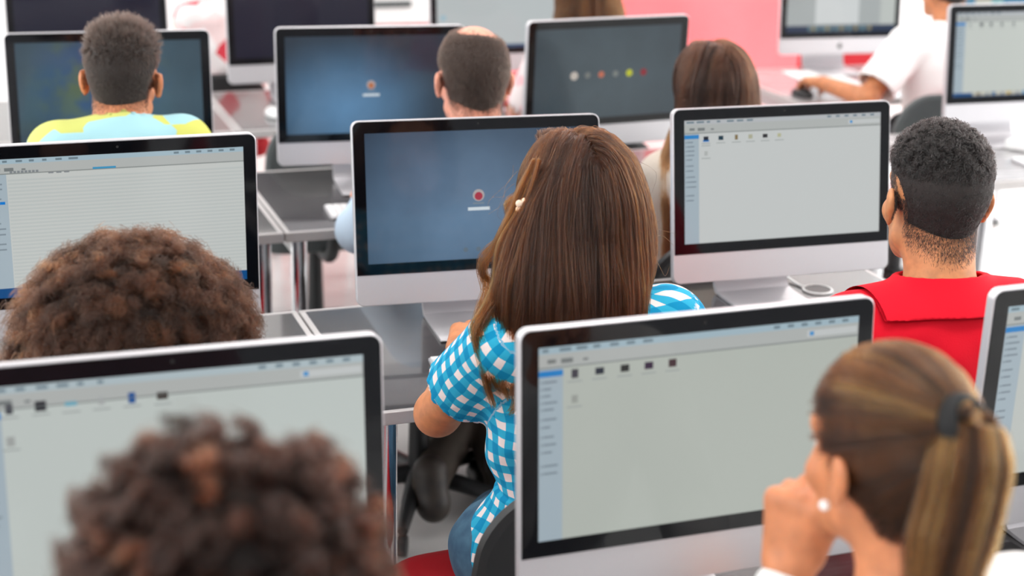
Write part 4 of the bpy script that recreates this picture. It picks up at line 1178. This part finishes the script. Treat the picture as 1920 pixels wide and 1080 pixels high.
cap = raw_mesh('hair', v, f, pmat('hair_brown_under', (42, 25, 15), .6), I2['root'])
SF = Samp(F, G)
def streak(q, a=70., ph=0.):
    return .5+.22*np.sin(a*q[:, 0]+ph+2*np.sin(a*.6*q[:, 1]))+.18*np.sin(a*2.3*q[:, 0]+a*q[:, 1]+ph*2)+.12*np.sin(a*4.1*q[:, 0]-a*2*q[:, 2])
def clumped(Gd, k, spread, m, tipk=.55, wav=.0, tip=.006):
    """k hairs around every guide of Gd (n,m,3)"""
    n = len(Gd); t = np.linspace(0, 1, m)
    o = RNG.normal(0, 1, (n, k, 1, 3)); o /= np.maximum(1, np.linalg.norm(o, axis=3, keepdims=True)/1.5)
    w = spread*(1-(1-tipk)*t**1.5)[None, None, :, None]
    P = Gd[:, None]+o*w+RNG.normal(0, tip, (n, k, 1, 3))*(np.clip((t-.75)/.25, 0, 1)**2)[None, None, :, None]
    ph = RNG.random((n, 1, 1, 3))*6.28
    P = P+wav*(t**1.5)[None, None, :, None]*np.sin(ph+t[None, None, :, None]*16)
    return P.reshape(n*k, m, 3)
def long_flow(S, I, cap, n, m, ds, mat, zc, part_c, out=1.1, lev=(-.004, .004), r0=.00034, wob=.10, zstop=None, crown=(.0, .02, .118), span=.075):
    """hairs leave the parting over the crown, go sideways and then fall"""
    R, Hc, o = I['R'], I['Hc'], I['o']
    u = RNG.uniform(-1, 1, n); sd = np.where(RNG.random(n) < .5, -1., 1.)
    loc = np.stack([sd*np.abs(RNG.normal(0, .012, n)), crown[1]+u*span, np.full(n, crown[2])], 1)
    k = RNG.random(n) < .72      # roots all over the scalp too
    th = RNG.uniform(-PI, 0, n); el = RNG.uniform(.1, 1.2, n)
    sp = np.stack([np.cos(th)*np.cos(el)*.095, np.sin(th)*np.cos(el)*.11-.016, np.sin(el)*.1+.03], 1)
    loc[k] = sp[k]
    p = (R@loc.T).T+Hc-o
    lv = RNG.uniform(lev[0], lev[1], n)
    side0 = np.sign(loc[:, 0])[:, None]*(R@V(1, 0, 0))[None]
    back = (R@V(0, -1, 0))
    ph = RNG.random((n, 3))*6.28
    def vel(p, t):
        top = np.clip(((p-(Hc-o))@(R@V(0, 0, 1))-.085)/.03, 0, 1)[:, None]
        v = np.array([[0, 0, -1.]])+top*(side0*out*.8+back*.9)
        return v+wob*np.sin(ph+t*7)
    dss = np.full(n, ds)*RNG.uniform(.82, 1.0, n)
    P = flow(S, p, vel, m, dss, lv)
    return P
Gd = long_flow(SF, I2, cap, 620, 30, .0178, hm2, 0, 0, lev=(-.003, .006), wob=.07)
tg = np.clip(.10+.55*streak(Gd[:, 14]-Gd[:, 14].mean(0), 60)+RNG.normal(0, .1, len(Gd))-.18, 0, 1)
P = clumped(Gd, 30, .0052, 30, .6, .004, .007)
P += np.cumsum(RNG.normal(0, .0004, P.shape), 1)
tt = np.linspace(0, 1, 30)
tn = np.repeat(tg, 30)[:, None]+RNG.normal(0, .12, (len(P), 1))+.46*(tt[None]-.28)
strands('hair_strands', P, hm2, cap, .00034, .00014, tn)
LK = [
    [(1030, 420, 2.32), (1000, 540, 2.30), (972, 610, 2.30), (958, 660, 2.295), (966, 705, 2.29), (958, 740, 2.285)],
    [(1020, 460, 2.32), (985, 560, 2.31), (962, 620, 2.30), (944, 660, 2.30), (950, 700, 2.295), (940, 722, 2.29)],
    [(1012, 430, 2.33), (978, 540, 2.315), (940, 600, 2.315), (922, 632, 2.31), (935, 668, 2.30), (930, 700, 2.30)],
    [(1004, 440, 2.33), (962, 530, 2.32), (922, 580, 2.32), (902, 612, 2.32), (912, 650, 2.31), (905, 672, 2.31)],
    [(1040, 520, 2.30), (1018, 610, 2.285), (990, 660, 2.285), (982, 700, 2.28), (972, 735, 2.28)],  # loose locks on the left side, each given by points down its length (photo x, y, distance)
    [(1000, 300, 2.37), (975, 350, 2.36), (950, 420, 2.35), (925, 470, 2.36), (906, 490, 2.38), (905, 512, 2.40), (922, 528, 2.40), (942, 524, 2.36)],
    [(1010, 300, 2.36), (985, 380, 2.34), (960, 450, 2.33), (945, 520, 2.33), (915, 575, 2.33), (893, 625, 2.32), (905, 690, 2.31), (918, 745, 2.31)],
    [(1000, 330, 2.36), (968, 400, 2.34), (940, 460, 2.34), (930, 530, 2.33), (905, 580, 2.33), (888, 612, 2.33), (900, 660, 2.31), (912, 682, 2.31)],
    [(1020, 340, 2.34), (990, 440, 2.32), (968, 530, 2.31), (948, 600, 2.31), (930, 650, 2.31), (935, 700, 2.30), (952, 745, 2.29)],
    [(1010, 380, 2.34), (975, 470, 2.32), (958, 550, 2.32), (935, 620, 2.31), (914, 660, 2.31), (925, 712, 2.30), (940, 735, 2.30)],
    [(985, 350, 2.37), (955, 385, 2.37), (975, 420, 2.35), (1000, 395, 2.33)],
    [(975, 380, 2.38), (945, 440, 2.38), (915, 475, 2.40), (903, 500, 2.41), (912, 545, 2.40), (900, 580, 2.38), (889, 600, 2.37)],
    [(1030, 480, 2.31), (1000, 600, 2.29), (975, 680, 2.29), (968, 760, 2.29), (955, 772, 2.29)],
    [(1000, 480, 2.32), (970, 580, 2.31), (950, 640, 2.30), (945, 690, 2.30), (960, 720, 2.29)],
    [(995, 420, 2.33), (965, 520, 2.32), (940, 590, 2.32), (925, 640, 2.31), (912, 700, 2.31), (925, 760, 2.31)],
    [(1150, 380, 2.33), (1180, 450, 2.34), (1198, 510, 2.36), (1203, 552, 2.37)],
    [(1140, 360, 2.33), (1170, 440, 2.33), (1188, 520, 2.34), (1192, 560, 2.35)],
    [(1130, 420, 2.32), (1160, 480, 2.32), (1178, 530, 2.33), (1184, 566, 2.34)],
    [(1130, 480, 2.31), (1150, 540, 2.30), (1158, 590, 2.29), (1150, 625, 2.28)],
    [(1110, 480, 2.30), (1128, 560, 2.28), (1132, 610, 2.27), (1128, 650, 2.27)]]
for i, g in enumerate(LK):
    pts = [at(*q)-o for q in g]
    if i % 5 == 0: allP = []
    allP.append(lock(pts, 80 if i < 15 else 100, .0056 if i < 15 else .008, m=28, wav=.0014, taper=.3))
    if i % 5 == 4: strands('loose_locks', np.concatenate(allP), hm2, cap, .00036, .00014, RNG.normal(.62, .2, sum(len(q) for q in allP)))
# flyaway hairs
fp = []
for i in range(46):
    side = RNG.random() < .6
    a = at(RNG.uniform(960, 1010) if side else RNG.uniform(1175, 1200), RNG.uniform(290, 520), 2.36)-o
    d = V(RNG.uniform(-.03, .0) if side else RNG.uniform(0, .05), RNG.uniform(-.02, .02), RNG.uniform(-.09, -.02))
    fp.append(bezier_path([a, a+d*.5+RNG.normal(0, .008, 3), a+d+RNG.normal(0, .012, 3), a+d*1.5+RNG.normal(0, .012, 3)], 14))
for i in range(12):
    a = at(RNG.uniform(1185, 1203), RNG.uniform(545, 560), 2.36)-o; e = at(RNG.uniform(1225, 1265), RNG.uniform(575, 600), 2.42)-o
    fp.append(bezier_path([a, a*.5+e*.5+V(0, 0, .012), e], 14))
strands('flyaway_hairs', np.array(fp), hm2, cap, .00022, .0001)
# hair clip: small enamel flower on a bar
cpos = at(980, 386, 2.345)-o
t = MB(); 
for k in range(5):
    a = 2*PI*k/5; c = cpos+V(.0055*math.cos(a), -.004, .0055*math.sin(a))*V(1.5, 1, 1.5)
    t.loops([[tuple(c+V(.0062*rr*math.cos(q), -.003*hh, .0062*rr*math.sin(q))) for q in np.linspace(0, 2*PI, 10, endpoint=False)] for rr, hh in ((1, -1), (1, .4), (.6, 1))])
cl = t.build('hair_clip', M['clip'], cap, True)
# cuff with gathered edge and a bracelet line
mb = MB(); ax = nrm(I2['arms'][-1][0]-I2['S'][-1]); c0 = I2['S'][-1]+ax*np.linalg.norm(I2['arms'][-1][0]-I2['S'][-1])*.585-o
e1, e2 = (q[0] for q in perp(ax[None]))
pts = [c0+ax*.004*math.sin(9*a)+(.0625+.002*math.sin(13*a))*(math.cos(a)*e1+math.sin(a)*e2) for a in np.linspace(0, 2*PI, 60, endpoint=False)]
L = []
for i, p in enumerate(pts):
    rad = nrm(p-c0); L.append([tuple(p+.005*(math.cos(q)*rad+math.sin(q)*ax)) for q in np.linspace(0, 2*PI, 8, endpoint=False)])
L.append(L[0]); mb.loops(L, False, False).build('sleeve_cuff', gingham, I2['shirt'], True)

# ---- young man in the red polo
hc = at(1753, 374, 2.28)
red = pmat('cloth_red_pique', (214, 8, 36), .8, spec=.2, bump=((420, 420, 420), .25, .0012))
I3 = person('person', 'young man with short black faded hair in a red polo shirt', hc, (1.60, 2.24), yaw=-6, hyaw=-8, pitch=3, roll=1, skinm=sk_olive, hs=1.04, h=.0048, sw=.178, wide=1.06,
            shirt=red, trousers=cloth_mat('navy', (50, 56, 74)), neck_cut=.05, collar=True, sleeve=.62, wrinkle=.002, hem=.50)
G3, F3 = None, None
hm3 = hairmat('black_curls', (7, 5, 5), (16, 12, 11), .2, None, 1.55)
cap, v, f = cap_hair(I3, pmat('hair_black_under', (34, 27, 25), .8), thick=.004, edge=.05, nape=-.078)
topness = lambda p: np.clip((p[:, 2]-.045-.0*(p[:, 1]))/.035, 0, 1)
short_hair(I3, cap, v, f, 34000, hm3, lambda p: (.004+.015*topness(p))*RNG.uniform(.7, 1.1, len(p)), lambda p: np.stack([0*p[:, 0], .35*topness(p), -.55*(1-topness(p))], 1), m=7, jit=.22, r0=.00042, r1=.0002, curl=.004, cell=.0085, edge_n=17000, nape=-.084,
           keep=lambda p: np.clip((hairline(p, -.085)+.012)/.05, .0, 1))

# ---- woman with the ponytail
hc = at(1664, 852, 1.35)
white_sh = cloth_mat('white', (232, 231, 230)); cuff_m = cloth_mat('pale_grey_cuff', (206, 206, 198))
wr = at(1478, 1066, 1.43)
I5 = person('person', 'woman with a highlighted ponytail, pearl earring and her fist at her chin', hc, (.93, 1.17), yaw=6, hyaw=12, pitch=4, roll=-2, skinm=sk_peach, hs=.94, h=.0042, sw=.155, wide=.92,
            shirt=white_sh, trousers=jeans, sleeve=1.2, hem=.50, sleeve_grow=.012,
            armL=dict(E=wr+V(-.06, -.06, -.245), W=wr, f=V(.03, .02, 1), n=V(.85, .45, .12), curl=(1.15, 1.45, .9), thumb=(V(.35, -.1, .8), V(.75, .15, .45)), side=None, sc=.94), armR=dict(W=V(1.05, 1.62, .765)))
o = I5['o']
# earring
ep = h2w(I5, [V(-.0905, .004, -.040)])[0]
MB().lathe([(.0002, -.006), (.0036, -.0049), (.0056, -.002), (.006, 0), (.0056, .002), (.0036, .0049), (.0002, .006)], 20).build('earring', M['pearl'], I5['root'], True, loc=tuple(ep))
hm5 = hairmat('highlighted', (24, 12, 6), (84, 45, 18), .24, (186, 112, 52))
cap, v, f = cap_hair(I5, front=.042, mat=pmat('hair_highlight_under', (46, 30, 21), .55), thick=.008, edge=.03, nape=-.088)
tie_l = V(0.0, -.098, .062)
G5, F5 = head_field(I5); S5 = Samp(F5-.008, G5)
pp, nn = surf_points(v, f, 9000, lambda c: (hairline(c, -.088) > -.004)*1.0+1e-9)
def vel5(p, t): return (tie_l-p)+V(0, 0, .0)
dist = np.linalg.norm(pp-tie_l, axis=1)
P = flow(S5, pp, vel5, 16, np.minimum(dist*1.12, .25)/15*1.0, RNG.uniform(.0, .004, len(pp)))
P += RNG.normal(0, .0006, (len(P), 1, 3))
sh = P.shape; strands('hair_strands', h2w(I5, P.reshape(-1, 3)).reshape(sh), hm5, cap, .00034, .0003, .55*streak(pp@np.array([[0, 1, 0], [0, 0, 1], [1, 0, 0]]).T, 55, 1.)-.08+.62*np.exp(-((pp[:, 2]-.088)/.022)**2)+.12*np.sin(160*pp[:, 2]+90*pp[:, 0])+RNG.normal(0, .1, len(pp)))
tie = h2w(I5, [tie_l])[0]; ax = nrm(I5['R']@V(.12, -.9, .42))
e1, e2 = (q[0] for q in perp(ax[None]))
mb = MB(); L = []
for a in np.linspace(0, 2*PI, 25):
    d = math.cos(a)*e1+math.sin(a)*e2
    L.append([tuple(tie+ax*.012+d*.023+.011*(math.cos(q)*d+math.sin(q)*ax*1.2)) for q in np.linspace(0, 2*PI, 10, endpoint=False)])
mb.loops(L, False, False).build('hair_tie', M['elastic'], cap, True)
tailpts = [tie-ax*.01, tie+ax*.018+V(.004, 0, .004), at(1818, 798, 1.25)-o, at(1814, 868, 1.235)-o, at(1798, 950, 1.23)-o, at(1778, 1030, 1.225)-o, at(1765, 1110, 1.22)-o]
g = bezier_path(tailpts, 26); n = 9000; tt = np.linspace(0, 1, 26)
wprof = np.interp(tt, [0, .08, .25, .5, .8, 1], [.012, .014, .026, .043, .043, .032])
ofs = RNG.normal(0, .45, (n, 2)); ofs /= np.maximum(1, np.linalg.norm(ofs, axis=1, keepdims=True))
tg_ = np.gradient(g, axis=0); tg_ /= np.linalg.norm(tg_, axis=1, keepdims=True)
vx = np.array([nrm(_r*.99+V(0, 0, .0)-q*np.dot(_r, q)) for q in tg_]); vy = np.cross(tg_, vx)
P = g[None]+(ofs[:, :1]*wprof[None])[:, :, None]*vx[None]+(ofs[:, 1:]*wprof[None]*.62)[:, :, None]*vy[None]
P += (.003*np.sin(RNG.random((n, 1, 3))*6.28+tt[None, :, None]*6))*tt[None, :, None]
P += np.cumsum(RNG.normal(0, .0005, P.shape), 1)
# core of the tail
mb = MB(); L = []
for i in range(26):
    L.append([tuple(g[i]+.62*wprof[i]*(math.cos(q)*vx[i]+.62*math.sin(q)*vy[i])) for q in np.linspace(0, 2*PI, 14, endpoint=False)])
tail = mb.loops(L).build('ponytail', pmat('hair_tail_under', (60, 38, 22), .6), I5['root'], True)
strands('tail_strands', P, hm5, tail, .00036, .0002, .42+.38*np.sin(7*ofs[:, 0]+1.2*np.sin(5*ofs[:, 1]))+.16*np.sin(19*ofs[:, 0]+6*ofs[:, 1])+RNG.normal(0, .1, n))

# ---- boy in blue and yellow
hc = at(230, 150, 3.7)
I6 = person('person', 'boy with short brown hair in a light blue and yellow patterned top', hc, (.395, 3.64), hyaw=-17, pitch=10, roll=2, skinm=sk_peach, hs=1.0, h=.007, sw=.145, wide=.94,
            shirt=boy_cloth, neck_len=.03, sleeve=.6, **GEN)
hm6 = hairmat('boy_brown', (16, 11, 9), (40, 28, 22), .32)
cap, v, f = cap_hair(I6, pmat('hair_boy_under', (34, 26, 22), .8), thick=.006, edge=.045, nape=-.085)
tp = lambda p: np.clip((p[:, 2]-.03)/.06, 0, 1)
short_hair(I6, cap, v, f, 14000, hm6, lambda p: (.006+.024*tp(p))*RNG.uniform(.6, 1.1, len(p)), lambda p: np.stack([.5*tp(p)*np.sin(30*p[:, 1]), .7*tp(p), .5*tp(p)-.8*(1-tp(p))], 1), m=5, jit=.3, r0=.0005, r1=.0002, cell=.011, edge_n=8000, nape=-.088)

# ---- balding man
hc = at(886, 150, 3.7)
kn = {-1: (at(868, 765, 3.98), at(806, 905, 3.60), V(.02, 1, 0)), 1: (at(905, 765, 3.98), at(940, 890, 3.64), V(-.1, 1, 0))}
el = at(652, 432, 3.74)
I7 = person('person', 'balding man with cropped brown hair in a pale blue shirt and dark trousers', hc, (1.21, 3.64), hyaw=-4, pitch=6, skinm=sk_pink, hs=1.06, h=.007, sw=.175, wide=1.02,
            shirt=cloth_mat('pale_blue', (186, 206, 226)), trousers=brown_tr, sleeve=1.2, armL=dict(E=el+V(.03, 0, .0), W=V(1.03, 4.0, .765)), legs=kn)
hm7 = hairmat('cropped_brown', (24, 17, 13), (52, 38, 31), .36)
cap, v, f = cap_hair(I7, pmat('hair_cropped_under', (52, 39, 33), .8), thick=.005, edge=.035, nape=-.082, hole=(V(.008, -.024, .118), .034))
short_hair(I7, cap, v, f, 13000, hm7, lambda p: RNG.uniform(.006, .012, len(p)), lambda p: np.stack([0*p[:, 0], .2*tp(p), -.7*(1-tp(p))], 1), m=4, jit=.3, r0=.0005, r1=.0002, edge_n=8000, nape=-.088,
           keep=lambda p: np.where(np.linalg.norm(p-V(.008, -.022, .118), axis=1) < .056, .6, 1.))

# ---- long haired people of the back rows
def longhair(I, hm, base_m, n, m, length, width=1.0, back=.0, depth=.05, lev=(-.004, .004)):
    o, R, Hc = I['o'], I['R'], I['Hc']
    G = Grid(Hc-o-V(.2, .2, length+.1), Hc-o+V(.2, .15, .16), .006); F = G.new()
    add(G, F, ell(Hc-o+R@V(0, -.016, .032), V(.089, .108, .096), R), 0)
    add(G, F, ell(Hc-o+R@V(0, -.045, -.06), V(.098*width, .07, .12), R), .05)
    for k in range(5):
        zz = -.12-(length-.12)*k/4
        add(G, F, ell(Hc-o+V(0, -.085-back*k/4, zz), V(.105*width*(1-.06*k), depth*(1-.1*k), .09)), .05)
    x, y, z = G.xyz(); fw = R@V(0, 1, 0); up = R@V(0, 0, 1); h_ = Hc-o
    ly = (x-h_[0])*fw[0]+(y-h_[1])*fw[1]+(z-h_[2])*fw[2]; lz = (x-h_[0])*up[0]+(y-h_[1])*up[1]+(z-h_[2])*up[2]
    F = np.maximum(F, np.minimum(ly-.045, .112-lz*1.15).astype('f4')*.8); F = np.maximum(F, (ly-.066).astype('f4'))
    v, f = snet(F+.006, G)
    cap = raw_mesh('hair', v, f, base_m, I['root'])
    Gd = long_flow(Samp(F, G), I, cap, n//20, m, (length+.2)/m*1.02, hm, 0, 0, lev=(-.002, .006), wob=.07)
    tg = streak(Gd[:, m//2]-Gd[:, m//2].mean(0), 60)+RNG.normal(0, .12, len(Gd))-.1
    P = clumped(Gd, 20, .0065, m, .6, .004, .008)
    strands('hair_strands', P, hm, cap, .0005, .0002, np.repeat(tg, 20)+RNG.normal(0, .1, len(P)))
    return cap
hc = at(1332, 172, 3.7)
I8 = person('person', 'student with long straight dark brown hair, left of the white file window screen', hc, (1.87, 3.66), hyaw=0, pitch=5, skinm=sk_peach, hs=1.0, h=.007, sw=.16,
            shirt=cloth_mat('beige', (196, 184, 172)), sleeve=1.2, wrinkle=.004, **GEN)
sp8 = None
hm8 = hairmat('dark_brown', (24, 11, 6), (54, 27, 15), .24, (92, 50, 26))
cap8 = longhair(I8, hm8, pmat('hair_dark_under', (34, 23, 18), .6), 6500, 26, .50, 1.0)
lk = []
for i in range(5):
    x0 = 1268-i*4
    lk.append(lock([at(x0+20, 215, 3.64)-I8['o'], at(x0+4, 260, 3.62)-I8['o'], at(x0-12+i, 320, 3.58)-I8['o'], at(x0-4, 400+8*i, 3.57)-I8['o'], at(x0-10, 470+6*i, 3.57)-I8['o']], 90, .008, m=20))
strands('loose_locks', np.concatenate(lk), hairmat('tan_brown', (70, 38, 18), (130, 80, 44), .28), cap8, .0005, .0002)

hc = at(1092, -28, 5.0)
I10 = person('person', 'far person with light brown hair and red and white top, behind the six round pictures', hc, (2.02, 4.94), hyaw=0, pitch=4, skinm=sk_peach, h=.009, sw=.15, shirt=floral, sleeve=.9, **GEN)
longhair(I10, hairmat('light_brown', (46, 24, 9), (86, 48, 20), .3), pmat('hair_light_under', (112, 74, 46), .6), 3500, 20, .26, 1.0)

hc = at(1772, -28, 5.02)
wel = V(3.10, 4.90, .775)
I9 = person('person', 'person in a white T-shirt reaching for a black mouse by the red wall', hc, (3.46, 4.94), hyaw=0, pitch=4, skinm=sk_tan, h=.007, sw=.185, wide=1.05,
            shirt=cloth_mat('bright_white', (244, 244, 244)), sleeve=.78, sleeve_grow=.03, armL=dict(E=wel, W=V(3.055, 5.13, .79), f=V(-.05, 1, -.05), curl=(.35, .45, .3)), **GEN)
hm9 = hairmat('near_black', (12, 9, 8), (26, 20, 18), .35)
cap, v, f = cap_hair(I9, pmat('hair_near_black_under', (42, 36, 34), .8), thick=.007, edge=.035, nape=-.082, slope=.62)
short_hair(I9, cap, v, f, 5000, hm9, lambda p: RNG.uniform(.006, .016, len(p)), lambda p: np.stack([0*p[:, 0], .2*tp(p), -.6*(1-tp(p))], 1), m=4, jit=.3, r0=.0006, r1=.0003)

hc = at(428, -70, 6.25)
I11 = person('person', 'far person in white with a bare arm, seen between the two black screens', hc, (1.04, 6.2), hyaw=0, pitch=4, skinm=sk_pink, h=.009, sw=.17,
             shirt=patch_cloth('white_red', [(238, 232, 232), (240, 214, 214), (226, 70, 84)], 11), sleeve=.5, armL=dict(E=V(.895, 6.2, .915), W=V(.95, 6.42, .88)), **GEN)
cap, v, f = cap_hair(I11, pmat('hair_far_under', (80, 60, 48), .7), thick=.01, edge=.03)
short_hair(I11, cap, v, f, 2500, hm6, lambda p: RNG.uniform(.01, .02, len(p)), lambda p: np.stack([0*p[:, 0], 0*p[:, 0], -.6+0*p[:, 0]], 1), m=4, r0=.0007, r1=.0003)
